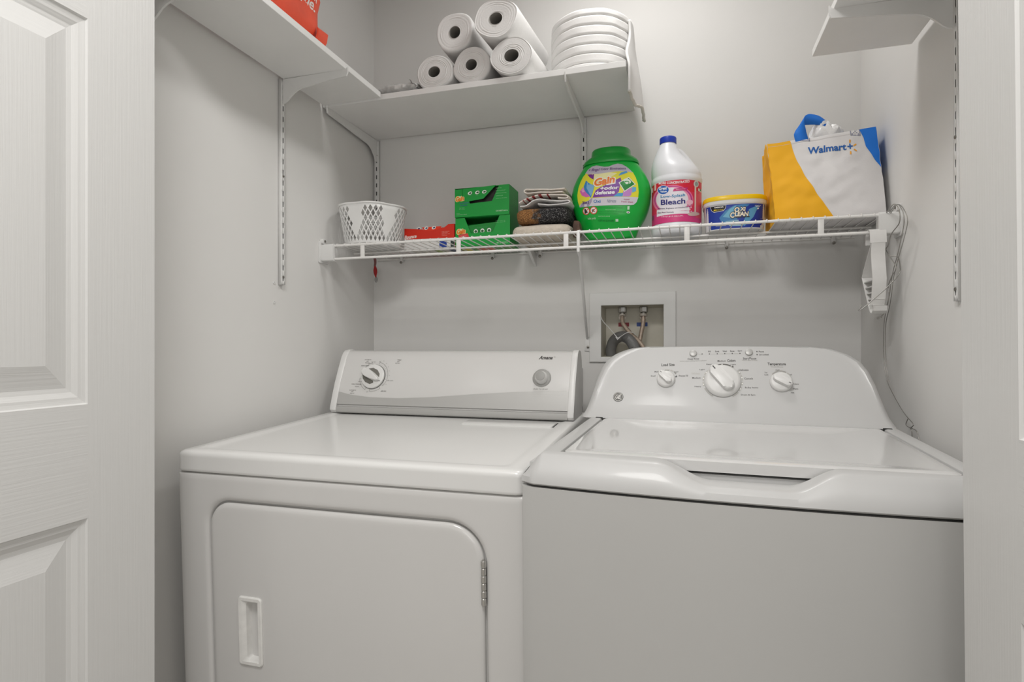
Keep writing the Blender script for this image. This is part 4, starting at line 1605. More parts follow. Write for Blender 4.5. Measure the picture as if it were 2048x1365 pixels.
fp = m.build('tear_flap', mat('red_card_flap', '#ee3a18', 0.4, bump=0.03), t)
L = Lab(lambda a, b, h: V((a, 0.0028 - h, b)), 0, rough=0.35)
for x in (-0.0370, -0.0110, 0.0150):
    L.ell(x, 0.0655, 0.0072, 0.0048, '#f3efe9', R(12))
    L.ell(x + 0.001, 0.0655, 0.0040, 0.0024, '#2f4a78', R(12))
L.build('flap_print', fp)
L = Lab(lambda a, b, h: V((a, -0.0001 - h, b)), 0, rough=0.35)
L.text('Bounce', -0.0850, 0.0330, -0.0430, 0.0450, '#f6efe9', 0.03, 0.2, rise=0.003)
L.build('maker_print', t)
L = Lab(lambda a, b, h: V((a, -0.0001 - h, b)), 0, rough=0.35)
for k, ww in enumerate((0.026, 0.020, 0.028, 0.018)):
    L.text('outdoor fresh sheet', 0.0430, 0.0500 - 0.0040 * k, 0.0430 + ww, 0.0520 - 0.0040 * k, '#f3c4b4')
L.build('small_print', t)
L = Lab(lambda a, b, h: V((a, -0.0001 - h, b)), 0, rough=0.35)
L.poly([(0.0350, 0.002), (0.0600, 0.002), (0.0600, 0.028), (0.0350, 0.028)], '#1f3f9a')
L.poly([(0.0730, 0.002), (0.0848, 0.002), (0.0848, 0.022), (0.0730, 0.022)], '#2c3a34')
L.build('blue_panel', t)
L = Lab(lambda a, b, h: V((a, b, -0.00015 - h)), 0)
L.poly([(-0.073, 0.004), (0.073, 0.004), (0.073, 0.096), (-0.073, 0.096)], '#cfcac0')
L.poly([(-0.005, 0.030), (0.030, 0.030), (0.030, 0.085), (-0.005, 0.085)], '#8fa05a')
L.poly([(0.045, 0.030), (0.072, 0.030), (0.072, 0.085), (0.045, 0.085)], '#26345a')
L.build('bottom_print', t)


# ---- folded cloths
def cloth_mat(name, col, bs=350, st=0.8, var=0.1, dist=0.0015):
    return mat(name, col, 0.95, bump=st, bscale=(bs, bs, bs), detail=4, var=var, vscale=60, dist=dist)


def slab(name, x0, x1, y0, y1, z0, z1, mt, seed, amp=0.003, parent=None, ex=0.55):
    """soft folded cloth: a pillow-edged slab with uneven faces"""
    m = MB()
    cx, cy, cz = (x0 + x1) / 2, (y0 + y1) / 2, (z0 + z1) / 2
    hx, hy, hz = (x1 - x0) / 2, (y1 - y0) / 2, (z1 - z0) / 2

    def fn(u, v):
        a, b = 2 * pi * u, pi * (v - 0.5)
        f_ = lambda c, e: math.copysign(abs(c) ** e, c)
        x = hx * f_(cos(a), 0.30) * abs(cos(b)) ** 0.35
        y = hy * f_(sin(a), 0.30) * abs(cos(b)) ** 0.35
        z = hz * f_(sin(b), ex)
        n1 = nz(x * 22 + seed, y * 22, z * 40)
        n2 = nz(x * 60 + seed, y * 60 + 5, z * 90)
        d = amp * (n1 + 0.5 * n2)
        return (cx + x + d, cy + y + d, max(z0, cz + z + d * 0.8))
    g = m.grid(fn, 96, 40, closeu=True)
    bmesh.ops.remove_doubles(m.bm, verts=m.bm.verts[:], dist=1e-6)
    return m.build(name, mt, parent, sharp=80)


def sheet(name, path, th, y0, y1, mt, seed, mi=None):
    """a cloth sheet folded along a path seen from the front (x, z), running back from y0 to y1"""
    P = smooth_path([(-0.45 + (x + 0.45) * 0.885, 0, z) for x, z in path], 7)
    m = MB()
    rings = []
    for i, p in enumerate(P):
        a, b = P[max(0, i - 1)], P[min(len(P) - 1, i + 1)]
        d = (b - a).normalized()
        n_ = V((-d.z, 0, d.x)) * th / 2
        ring = []
        ny = 12
        for sgn in (1, -1):
            rg = range(ny + 1) if sgn > 0 else range(ny, -1, -1)
            for k in rg:
                y = y0 + (y1 - y0) * k / ny
                e = 0.45 if k in (0, ny) else 1.0
                w_ = 0.0022 * nz(p.x * 40 + seed, y * 25, p.z * 60 + seed)
                ring.append(p + n_ * sgn * e + V((w_, y + 0.004 * nz(p.x * 18, seed, p.z * 25), w_ * 0.6)))
        rings.append(ring)
    m.loft(rings, mi=mi)
    return m.build(name, mt, None, sharp=80)


M_BEIGE = cloth_mat('beige_quilted_cloth', (0.62, 0.55, 0.46), 160, 0.9, 0.08, 0.003)
M_CREAM = cloth_mat('cream_terry', (0.78, 0.72, 0.65))
M_WHITEC = cloth_mat('white_terry', (0.75, 0.735, 0.72))
M_REDST = cloth_mat('dark_red_stripe', (0.30, 0.035, 0.035))
o = slab('folded_cloth', -0.482, -0.304, 1.600, 1.795, WT0, WT0 + 0.0455, M_BEIGE, 1.0, 0.0025, ex=0.75)
tag(o, 'beige quilted cloth folded flat at the bottom of the cloth stack', 'cloth')
# two-tone fleece: brown to the left, black to the right, speckled
mf = bpy.data.materials.new('brown_black_fleece')
mf.use_nodes = True
nt = mf.node_tree
b = nt.nodes['Principled BSDF']
b.inputs['Roughness'].default_value = 0.95
tc = nt.nodes.new('ShaderNodeTexCoord')
sx = nt.nodes.new('ShaderNodeSeparateXYZ')
nt.links.new(tc.outputs['Object'], sx.inputs[0])
n1 = nt.nodes.new('ShaderNodeTexNoise'); n1.inputs['Scale'].default_value = 380; n1.inputs['Detail'].default_value = 3
n2 = nt.nodes.new('ShaderNodeTexNoise'); n2.inputs['Scale'].default_value = 36
for n_ in (n1, n2):
    nt.links.new(tc.outputs['Object'], n_.inputs['Vector'])
ad = nt.nodes.new('ShaderNodeMath'); ad.operation = 'MULTIPLY_ADD'
nt.links.new(n2.outputs['Fac'], ad.inputs[0]); ad.inputs[1].default_value = 0.11
nt.links.new(sx.outputs['X'], ad.inputs[2])
ad2 = nt.nodes.new('ShaderNodeMath'); ad2.operation = 'MULTIPLY_ADD'
nt.links.new(n1.outputs['Fac'], ad2.inputs[0]); ad2.inputs[1].default_value = 0.05
nt.links.new(ad.outputs[0], ad2.inputs[2])
mr = nt.nodes.new('ShaderNodeMapRange')
mr.inputs['From Min'].default_value = -0.338; mr.inputs['From Max'].default_value = -0.318
nt.links.new(ad2.outputs[0], mr.inputs['Value'])
r1 = nt.nodes.new('ShaderNodeValToRGB')
r1.color_ramp.elements[0].color = (0.10, 0.040, 0.012, 1); r1.color_ramp.elements[1].color = (0.48, 0.23, 0.075, 1)
r1.color_ramp.elements[0].position = 0.35; r1.color_ramp.elements[1].position = 0.65
r2 = nt.nodes.new('ShaderNodeValToRGB')
r2.color_ramp.elements[0].color = (0.010, 0.010, 0.011, 1); r2.color_ramp.elements[1].color = (0.42, 0.41, 0.40, 1)
r2.color_ramp.elements[0].position = 0.52; r2.color_ramp.elements[1].position = 0.80
nt.links.new(n1.outputs['Fac'], r1.inputs[0]); nt.links.new(n1.outputs['Fac'], r2.inputs[0])
mx = nt.nodes.new('ShaderNodeMix'); mx.data_type = 'RGBA'
nt.links.new(mr.outputs[0], mx.inputs['Factor']); nt.links.new(r1.outputs[0], mx.inputs[6]); nt.links.new(r2.outputs[0], mx.inputs[7])
nt.links.new(mx.outputs[2], b.inputs['Base Color'])
bp = nt.nodes.new('ShaderNodeBump'); bp.inputs['Strength'].default_value = 1.0; bp.inputs['Distance'].default_value = 0.004
nt.links.new(n1.outputs['Fac'], bp.inputs['Height']); nt.links.new(bp.outputs['Normal'], b.inputs['Normal'])
o = slab('folded_fleece', -0.468, -0.308, 1.600, 1.780, WT0 + 0.0450, WT0 + 0.0920, mf, 5.0, 0.0022, ex=0.6)
tag(o, 'shaggy folded cloth, brown on the left and speckled black on the right', 'cloth')
zt = WT0 + 0.0935
o = sheet('folded_towel', [(-0.452, zt + 0.002), (-0.430, zt + 0.004), (-0.408, zt + 0.016), (-0.385, zt + 0.0195), (-0.350, zt + 0.014), (-0.315, zt + 0.010), (-0.294, zt + 0.0095),
                           (-0.288, zt + 0.0045), (-0.300, zt + 0.0015), (-0.330, zt + 0.0010), (-0.362, zt + 0.0025), (-0.392, zt + 0.0065)], 0.0058, 1.602, 1.765, M_WHITEC, 2.0)
tag(o, 'pale grey-white towel folded over on the shaggy brown and black cloth', 'towel')
st = lambda i, j: 1 if (5 < i < 26 and i % 5 in (0, 1)) else 0
o = sheet('folded_towel', [(-0.455, zt + 0.0120), (-0.440, zt + 0.0185), (-0.415, zt + 0.0260), (-0.385, zt + 0.0310), (-0.345, zt + 0.0295), (-0.312, zt + 0.0265), (-0.297, zt + 0.0235),
                           (-0.293, zt + 0.0185), (-0.302, zt + 0.0165), (-0.325, zt + 0.0195)], 0.0060, 1.600, 1.770, [M_CREAM, M_REDST], 3.5, mi=st)
tag(o, 'cream towel with dark red stripes at its left side, second from the top', 'towel')
o = sheet('folded_towel', [(-0.310, zt + 0.0375), (-0.360, zt + 0.0380), (-0.405, zt + 0.0385), (-0.430, zt + 0.0395), (-0.4375, zt + 0.0445), (-0.430, zt + 0.0500), (-0.405, zt + 0.0480), (-0.360, zt + 0.0455), (-0.305, zt + 0.0455)],
          0.0062, 1.603, 1.760, M_CREAM, 6.5)
tag(o, 'plain cream towel on top of the cloth stack', 'towel')
o = slab('dark_cloth', -0.3020, -0.2790, 1.604, 1.640, WT0, WT0 + 0.046, mat('brown_leather_cloth', (0.10, 0.055, 0.035), 0.7, bump=0.5, bscale=(120, 120, 120), var=0.6, vscale=50), 9.0, 0.004, ex=0.6)
tag(o, 'dark brown crumpled cloth wedged between the cloth stack and the green tub', 'cloth')

# ---- green detergent tub
M_TUB = mat('green_tub_plastic', '#0fb23e', 0.28, bump=0.02, bscale=(120, 120, 120))
M_LIDG = mat('green_lid_plastic', '#0c9a35', 0.3, bump=0.02, bscale=(120, 120, 120))
tub = thing('detergent_tub', (-0.2020, 1.690, WT0 - 0.0), 'round-shouldered bright green detergent tub with a lid, standing left of the white bleach jug', 'detergent tub')
TW = [(0, 0.066), (0.004, 0.071), (0.0245, 0.0775), (0.040, 0.0865), (0.057, 0.0970), (0.078, 0.1055), (0.098, 0.1105), (0.118, 0.1130), (0.138, 0.1130), (0.159, 0.1080), (0.18, 0.0985), (0.200, 0.0860), (0.214, 0.0765), (0.218, 0.070)]
TD = [(0, 0.034), (0.02, 0.042), (0.06, 0.056), (0.11, 0.063), (0.15, 0.062), (0.19, 0.055), (0.214, 0.049), (0.218, 0.046)]


def interp(P, z):
    if z <= P[0][0]:
        return P[0][1]
    for (a, b), (c, d) in zip(P, P[1:]):
        if z <= c:
            k = (z - a) / (c - a)
            return b + (d - b) * k
    return P[-1][1]


def superring(w_, d_, z, n=72, e=2.5):
    out = []
    for j in range(n):
        a = 2 * pi * j / n
        c_, s_ = cos(a), sin(a)
        out.append((w_ * math.copysign(abs(c_) ** (2 / e), c_), d_ * math.copysign(abs(s_) ** (2 / e), s_), z))
    return out


m = MB()
zs = [0, 0.001, 0.004] + [0.218 * i / 40 for i in range(2, 41)]
m.loft([superring(interp(TW, z) - (0.004 if z == 0 else 0), interp(TD, z) - (0.004 if z == 0 else 0), z) for z in zs])
m.build('tub_body', M_TUB, tub, sharp=50)
m = MB()
m.loft([superring(w_, d_, z, e=e) for w_, d_, z, e in ((0.073, 0.048, 0.2135, 2.5), (0.0795, 0.052, 0.214, 2.5), (0.0800, 0.0525, 0.219, 2.5), (0.076, 0.050, 0.2265, 2.4), (0.067, 0.046, 0.234, 2.3), (0.0585, 0.0435, 0.239, 2.2), (0.0565, 0.043, 0.243, 2.2), (0.0550, 0.0425, 0.256, 2.2), (0.052, 0.040, 0.2595, 2.2), (0.045, 0.034, 0.2600, 2.2))])
m.build('lid', M_LIDG, tub, sharp=50)


def tubface(x, z, h):
    w_, d_ = interp(TW, z), interp(TD, z)
    q = min(0.995, abs(x) / w_)
    return V((x, -d_ * (1 - q ** 2.5) ** (1 / 2.5) - h - 0.0006, z))


L = Lab(tubface, 0.010, tr=lambda px, ny: ((px - 562) / 4895, (1275 + ny - 0.07 * (px - 562)) / 4895), rough=0.35)


def lp(col, *pts):
    L.poly([(x, -y) for x, y in pts], col)


def lt(s, x0, y0, x1, y1, col, bold=0.0, shear=0.0, rise=0.0):
    L.text(s, x0, -y1, x1, -y0, col, bold, shear, rise=rise)


lp('#e9e23a', (240, 385), (420, 372), (700, 355), (885, 375), (925, 450), (955, 540), (965, 650), (958, 730), (930, 795), (860, 832), (155, 858), (128, 780), (118, 690), (135, 590), (165, 500), (200, 430))
lp('#f3efb0', (330, 400), (520, 380), (680, 400), (560, 480), (380, 520))
lp('#c3bccb', (228, 388), (270, 325), (330, 288), (390, 277), (450, 292), (500, 305), (560, 302), (620, 277), (680, 260), (740, 268), (800, 303), (850, 345), (887, 385), (800, 372), (700, 372), (560, 388), (420, 405), (300, 402))
lp('#7b2c93', (265, 404), (362, 407), (355, 484), (300, 450))
lp('#2f86c4', (247, 490), (215, 580), (235, 650), (290, 718), (322, 738), (352, 650), (372, 570), (300, 540))
lp('#7fb6dc', (262, 515), (258, 600), (322, 720), (350, 650), (365, 575))
lp('#d76bb8', (158, 640), (205, 583), (250, 660), (312, 722), (250, 730), (188, 700))
lp('#e9a6d0', (180, 630), (205, 590), (232, 650), (200, 660))
lp('#7a2fa0', (345, 738), (388, 640), (450, 600), (600, 530), (725, 462), (738, 505), (718, 580), (705, 660), (640, 726))
lp('#2f9ad2', (628, 728), (690, 680), (765, 676), (752, 724))
lp('#c78ad0', (758, 724), (762, 655), (820, 620), (885, 600), (868, 700), (842, 722))
lp('#6fb4dc', (878, 590), (930, 588), (932, 640), (880, 668))
lp('#4f9fd8', (695, 437), (728, 392), (800, 366), (822, 386), (760, 415))
lp('#f1efe9', (700, 536), (835, 452), (926, 550), (780, 662))
lp('#1f8a3c', (716, 538), (835, 468), (912, 549), (783, 646))
L.ell(815, -512, 52, 34, '#e7f1e4', R(-20))
L.ell(798, -540, 46, 30, '#2fa04a', R(20))
L.ell(812, -538, 22, 16, '#e7f1e4', R(10))
lp('#dcd7df', (300, 748), (700, 730), (960, 724), (936, 790), (900, 826), (862, 833), (156, 860), (150, 835), (190, 806), (300, 792))
lp('#a99fb8', (156, 860), (186, 806), (290, 776), (345, 738), (330, 800), (290, 852))
lt('+ flings!', 280, 318, 443, 372, '#6a2f86', 0.012, 0.35, rise=-4)
lt('Odor Eliminators', 455, 322, 792, 356, '#5a3a72', 0.012, 0, rise=12)
for bold, col in ((0.10, '#f6f2ea'), (0.045, '#ef7d1a')):
    e = 14 if bold > 0.06 else 0
    lt('Gain', 366 - e, 478 - e, 650 + e, 590 + e, col, bold, 0.08, rise=52)
lt('+odor', 452, 590, 706, 640, '#f4f1f4', 0.04, 0.12, rise=14)
lt('defense', 380, 650, 650, 704, '#f4f1f4', 0.04, 0.12, rise=14)
lt('3in1', 194, 782, 290, 824, '#4a2a66', 0.03)
lt('Oxi', 358, 768, 456, 812, '#2f72b4', 0.02)
lt('febreze', 545, 764, 668, 808, '#6d7a94', 0.0, 0.3)
lt('super', 770, 756, 850, 776, '#b03a70', 0.01)
lt('fresh blast', 735, 782, 892, 804, '#b03a70', 0.01)
for cx, cy in ((250, 916), (357, 911)):
    L.ell(cx, -cy, 52, 52, '#d8402c')
    L.ell(cx, -cy, 42, 42, '#f0ede6')
lp('#2b2320', (222, 890), (246, 882), (250, 920), (270, 930), (240, 955), (226, 940))
L.line((272, -940), (250, -905), 8, '#2b2320')
lp('#6a5a50', (330, 900), (380, 890), (362, 915), (385, 935), (350, 928), (335, 945))
L.line((283, -885), (217, -948), 9, '#d8402c')
L.line((390, -880), (324, -943), 9, '#d8402c')
for k, (x1, c_) in enumerate(((760, '#0b7a30'), (660, '#cfe8cf'), (785, '#0b7a30'), (700, '#0b7a30'))):
    lt('keep out of reach of children', 420 if k != 1 else 525, 868 + 27 * k, x1, 884 + 27 * k, c_)
lt('see back panel', 420, 984, 580, 998, '#cfe8cf')
lt('tubs pods', 270, 1000, 385, 1040, '#bfe6c2', 0.01)
lt('1.27 kg (2.8 LB)', 415, 1035, 630, 1066, '#0b7a30', 0.02)
lp('#cfeacf', (655, 1026), (692, 1024), (692, 1056), (655, 1058))
lp('#cfeacf', (818, 852), (845, 850), (842, 895), (815, 898))
L.ell(826, -932, 23, 15, '#e4efe2')
L.ell(826, -932, 9, 8, '#8a5a8a')
L.build('front_label', tub)

# ---- bleach jug
M_JUG = mat('white_jug_plastic', (0.80, 0.81, 0.84), 0.35, bump=0.03, bscale=(90, 90, 90), sss=0.1)
jug = thing('bleach_jug', (-0.0195, 1.692, WT0), 'white plastic jug with blue cap and red label beside the green tub', 'bleach jug')
JR = 0.0685
m = MB()
prof_j = [(0.000, 0.060, 0), (0.003, 0.066, 0), (0.010, JR, 0), (0.027, JR, 0), (0.029, JR - 0.001, 0), (0.144, JR - 0.001, 0), (0.146, JR, 0), (0.156, JR + 0.0005, 0), (0.160, JR - 0.0015, 0), (0.163, JR - 0.0015, 0), (0.172, 0.0675, -0.0012),
          (0.187, 0.0635, -0.0055), (0.197, 0.0585, -0.0100), (0.207, 0.0520, -0.0148), (0.218, 0.0445, -0.0190), (0.228, 0.0380, -0.0220), (0.239, 0.0320, -0.0237), (0.249, 0.0272, -0.0240), (0.258, 0.0235, -0.0235), (0.264, 0.0205, -0.0230), (0.275, 0.0195, -0.023)]
m.loft([[(cx + r * cos(2 * pi * j / 72), r * sin(2 * pi * j / 72) * (1.0), z) for j in range(72)] for z, r, cx in prof_j])
m.build('jug_body', M_JUG, jug, sharp=60)
m = MB()
m.tube(smooth_path([(-0.006, 0.012, 0.249), (0.008, 0.020, 0.243), (0.021, 0.024, 0.229), (0.034, 0.025, 0.210), (0.046, 0.022, 0.190), (0.050, 0.014, 0.176)], 6), lambda t: 0.0088 + 0.004 * t, 16)
m.build('handle', M_JUG, jug, sharp=60)
m = MB()
n = 72
rings = []
for z, r, rib in ((0.2635, 0.0212, 0), (0.2635, 0.0226, 1), (0.2785, 0.0226, 1), (0.281, 0.0215, 0), (0.2822, 0.019, 0)):
    rings.append([(-0.023 + (r + (0.0004 if rib and j % 2 else 0)) * cos(2 * pi * j / n), (r + (0.0004 if rib and j % 2 else 0)) * sin(2 * pi * j / n), z) for j in range(n)])
m.loft(rings)
m.build('cap', mat('blue_cap_plastic', '#1539ae', 0.35, bump=0.03), jug, sharp=40)['label'] = 'blue screw cap'


def jugface(x, z, h):
    r = JR - 0.0006 + h
    x = max(-0.0668, min(0.0668, x))
    return V((x, -math.sqrt(max(1e-9, r * r - x * x)), z))


L = Lab(jugface, 0.006, tr=lambda px, ny: ((px - 418) / 4814, 0.1430 - (-ny + 0.069 * (px - 418) - 608 - 58 * ((px - 418) / 330) ** 2) / 4800), rough=0.35)


def band(y0, y1, x0, x1, col):
    """a strip level on the jug between corrected rows"""
    top, bot = [], []
    for i in range(13):
        px = x0 + (x1 - x0) * i / 12
        k = -0.069 * (px - 418) + 58 * ((px - 418) / 330) ** 2
        top.append((px, -(y0 + k)))
        bot.append((px, -(y1 + k)))
    L.poly(top + bot[::-1], col)


band(608, 1152, 97, 739, '#d8203c')
band(760, 1152, 97, 739, '#dc3058')
band(1010, 1152, 97, 739, '#d63c7e')
band(740, 1090, 660, 739, '#e0506a')
L.ell(372, -880, 262, 205, '#e9729c', n=40)
L.ell(378, -876, 242, 190, '#c23d8c', n=40)
L.ell(376, -876, 225, 176, '#ec8fb0', n=40)
L.ell(366, -872, 205, 164, '#e8e2ea', n=40)
band(1050, 1152, 150, 620, '#d63c7e')
band(962, 1010, 168, 583, '#ece6ec')
band(1014, 1050, 168, 583, '#ece6ec')
L.ell(253, -742, 78, 60, '#f0edf2', R(8))
L.ell(253, -742, 72, 54, '#1f5fb6', R(8))
lt('Great', 196, 705, 300, 745, '#f2f4f8', 0.03, 0.05, rise=10)
lt('Value', 215, 752, 298, 778, '#f2f4f8', 0.03, 0.05, rise=8)
lt('MORE CONCENTRATED', 195, 640, 585, 672, '#f7e9e9', 0.03, 0, rise=26)
lt('bleach concentrate formula', 330, 652, 585, 664, '#f0b9bd', 0, 0, rise=16)
L.poly([(390, -722), (565, -712), (548, -748), (376, -760)], '#c72a72')
lt('Disinfecting', 418, 727, 532, 742, '#f3c9da', 0.01, rise=8)
lt('Low-Splash', 220, 812, 530, 858, '#3088b8', 0.02, 0, rise=26)
lt('Bleach', 222, 872, 532, 942, '#2a2a78', 0.025, 0, rise=26)
lt('Whitens, Brightens and Deodorizes', 182, 984, 570, 1004, '#3a3a60', 0.015, 0, rise=32)
lt('Easy Pour Formula', 182, 1036, 388, 1056, '#3a3a60', 0.015, 0, rise=18)
lt('2.53 QT (81 FL OZ) 2.39 L', 228, 1086, 508, 1108, '#f6dbe6', 0.015, 0, rise=22)
L.poly([(648, -700), (668, -700), (664, -1050), (646, -1050)], '#e6cfc9')
L.ell(668, -668, 32, 44, '#d5d3d2')
L.ell(672, -668, 20, 30, '#93a3a9')
L.ell(636, -1058, 76, 26, '#cfb3ac')
L.poly([(692, -722), (736, -735), (736, -772), (694, -758)], '#ece4e2')
L.poly([(714, -730), (732, -735), (732, -760), (714, -754)], '#3f7a4a')
for x, y, w_, h_ in ((107, 745, 22, 62), (148, 705, 24, 95)):
    L.poly([(x - w_ / 2, -y - h_ / 2), (x + w_ / 2, -y - h_ / 2 + 6), (x + w_ / 2, -y + h_ / 2 + 6), (x - w_ / 2, -y + h_ / 2)], '#f0c9c4')
L.ell(114, -1115, 16, 32, '#8c4a66')
for i in range(4):
    L.ell(590 + 14 * (i % 2), -(945 + 26 * i), 7, 9, '#f3d3de')
L.ell(585, -905, 42, 34, '#f0b9cc')
L.build('front_label', jug)

# ---- low blue tub with yellow lid
M_YEL = mat('yellow_lid_plastic', '#f0c70c', 0.3, bump=0.02)
oxi = thing('stain_remover_tub', (0.1310, 1.680, WT0), 'low blue tub with yellow lid between the white jug and the shopping bag', 'tub')
OD = 0.064


def oring(k, z, e=3.0, d=0.0):
    return superring(0.0815 * k - d, OD * k - d, z, 80, e)


m = MB()
m.loft([oring(0.90, 0, d=0.004), oring(0.90, 0.0015), oring(0.905, 0.006), oring(0.93, 0.035), oring(0.958, 0.0665), oring(0.985, 0.0680), oring(0.992, 0.0700), oring(0.992, 0.0785), oring(0.97, 0.0795)])
m.build('tub_body', M_PLAS, oxi, sharp=40)
m = MB()
m.loft([oring(0.985, 0.0775), oring(1.0, 0.0780), oring(1.005, 0.0800), oring(1.0, 0.0865), oring(0.985, 0.0895), oring(0.96, 0.0905), oring(0.93, 0.0885), oring(0.5, 0.0885)])
m.build('lid', M_YEL, oxi, sharp=40)['label'] = 'yellow snap lid'


def oxiface(x, z, h):
    k = 0.90 + (0.958 - 0.90) * max(0, (z - 0.004)) / 0.0625
    w_, d_ = 0.0815 * k, OD * k
    q = min(0.992, abs(x) / w_)
    return V((q * w_ * (1 if x > 0 else -1), -d_ * (1 - q ** 3) ** (1 / 3.0) - h - 0.0004, z))


L = Lab(oxiface, 0.006, tr=lambda px, ny: ((px - 945) / 9400, 0.0655 - (-ny + 0.055 * (px - 945) - 412 - 40 * ((px - 945) / 700) ** 4) / 8700), rough=0.35)
L.raw([(-0.0728, 0.004), (0.0728, 0.004), (0.0757, 0.0655), (-0.0757, 0.0655)], [(0, 1, 2, 3)], '#15379a')
lp('#2b3450', (200, 500), (262, 488), (275, 960), (210, 965))
lp('#3f7fb4', (560, 720), (700, 560), (900, 440), (1150, 410), (1260, 420), (1120, 520), (1000, 700), (900, 880), (600, 800))
lp('#6fb0cc', (640, 700), (800, 520), (960, 430), (900, 560), (800, 720))
lp('#5a9cc4', (1250, 520), (1480, 430), (1350, 700), (1150, 900), (1080, 880))
lp('#8fb6c8', (700, 800), (1000, 760), (1080, 900), (800, 905))
lp('#9a9fae', (480, 850), (700, 820), (720, 900), (480, 915))
lp('#f1eee2', (345, 470), (720, 430), (708, 500), (660, 560), (440, 598), (380, 560))
lp('#17151a', (352, 474), (712, 436), (700, 498), (655, 552), (442, 588), (388, 555))
lt("AMERICA'S", 440, 470, 655, 502, '#f4f2ec', 0.03, rise=14)
lt('#1', 432, 528, 492, 565, '#f2d42c', 0.05, rise=3)
lt('STAIN FIGHTER', 500, 528, 655, 556, '#c9b24a', 0.02, rise=10)
for bold, col, e in ((0.10, '#2a2620', 14), (0.045, '#efe6d2', 0)):
    lt('O', 908 - e, 480 - e, 1030 + e, 592 + e, col, bold, 0.12)
    lt('XI', 1040 - e, 478 - e, 1168 + e, 562 + e, col, bold, 0.12)
    lt('C', 812 - e, 595 - e, 915 + e, 722 + e, col, bold, 0.12)
    lt('LEAN', 915 - e, 585 - e, 1240 + e, 690 + e, col, bold, 0.12, rise=10)
lp('#2a2620', (930, 708), (1268, 684), (1262, 704), (936, 722))
lt('versatile', 880, 790, 1030, 830, '#3a4664', 0.0, 0.3)
lt('WORKS IN ALL', 1380, 432, 1530, 448, '#e7ebf4', 0.02)
lt('MACHINES', 1405, 460, 1505, 476, '#e7ebf4', 0.02)
L.ell(1458, -510, 24, 14, '#f1f1f1', R(35))
lp('#15379a', (1340, 760), (1590, 740), (1540, 880), (1300, 890))
lt('3 LB NET WT', 1385, 790, 1500, 806, '#8fb0e4')
lp('#6f7058', (1650, 470), (1712, 460), (1700, 900), (1640, 900))
lp('#e9e7e2', (1625, 480), (1650, 476), (1640, 900), (1618, 900))
L.build('front_label', oxi)

# ---- shopping bag
M_BAGW = mat('white_woven_bag', (0.72, 0.70, 0.695), 0.7, bump=0.25, bscale=(260, 260, 260), dist=0.0008, var=0.02, vscale=25)
M_BAGY = mat('yellow_woven_bag', '#f0b010', 0.7, bump=0.25, bscale=(260, 260, 260), dist=0.0008, var=0.05, vscale=25)
M_BAGB = mat('blue_woven_bag', '#1274d8', 0.7, bump=0.25, bscale=(260, 260, 260), dist=0.0008, var=0.03, vscale=25)
bag = thing('shopping_bag', (0.3375, 1.56, WT0), 'white, yellow and blue shopping bag standing at the right end of the wire shelf', 'bag')
BGH = 0.2215


def bagpt(u, t):
    """u: 0..1 around from the front-left corner (front, right, back, left); t: height"""
    bl, br = -0.1190, 0.1215
    tl, tr_ = -0.1330, 0.1130
    x0 = bl + (tl - bl) * t
    x1 = br + (tr_ - br) * t
    yf = 0.0 + 0.048 * t ** 1.3
    yb = 0.175 - 0.030 * t
    S = [0, 0.36, 0.52, 0.86, 1.0]
    C4 = [(x0, yf), (x1, yf), (x1, yb), (x0, yb), (x0, yf)]
    for i in range(4):
        if u <= S[i + 1]:
            k = (u - S[i]) / (S[i + 1] - S[i])
            a, b_ = C4[i], C4[i + 1]
            x, y = a[0] + (b_[0] - a[0]) * k, a[1] + (b_[1] - a[1]) * k
            side = i
            break
    bul = sin(pi * k) * sin(pi * min(1, t * 0.95 + 0.05))
    n1 = 0.0045 * nz(x * 14 + 2, t * 4.0, y * 12) + 0.0030 * nz(x * 34, t * 9 + 4, y * 30)
    if side == 0:
        y += -0.010 * bul + n1 * (0.4 + bul)
        x += 0.002 * nz(t * 9, k * 2, 1)
    elif side == 1:
        x += -0.003 * bul - abs(n1) * 0.5
    elif side == 2:
        y += 0.006 * bul
    else:
        x += 0.004 * bul + n1 * 1.0
    top = 0.0195 * (x - x0) / (x1 - x0)
    z = (BGH + top - 0.011 + 0.002 * nz(x * 25, y * 25, 3)) * t
    return V((x, y, max(0.0006, z)))


m = MB()
NU, NV = 150, 44


def bmi(i, j):
    u, t = (i + 0.5) / NU, (j + 0.5) / NV
    if u > 0.86 or u < 0.010:
        return 1
    if 0.36 < u < 0.52:
        return 2 if t > 0.55 else 0
    return 0


g = m.grid(lambda u, v: bagpt(u, v), NU, NV, mi=bmi)
bmesh.ops.remove_doubles(m.bm, verts=m.bm.verts[:], dist=1e-6)
m.poly([bagpt(i / 60, 0.0) + V((0, 0, 0.0004)) for i in range(60)])
m.build('bag_body', [M_BAGW, M_BAGY, M_BAGB], bag, sharp=50, solid=0.0008, recalc=True)


def bag_st(px, py):
    xl = 97 + 48 * (py - 300) / 465
    xr = 757 + 55 * (py - 205) / 520
    s_ = (px - xl) / (xr - xl)
    yt = 312 - (px - 95) * (108 / 660)
    yb = 765 - (px - 145) * (40 / 667)
    return s_, 1 - (py - yt) / (yb - yt)


def bagface_(s_, t, h):
    s_ = max(0.004, min(0.996, s_))
    t = max(0.0, min(1.0, t))
    return bagpt(0.36 * s_, t) + V((0, -h - 0.0005, 0))


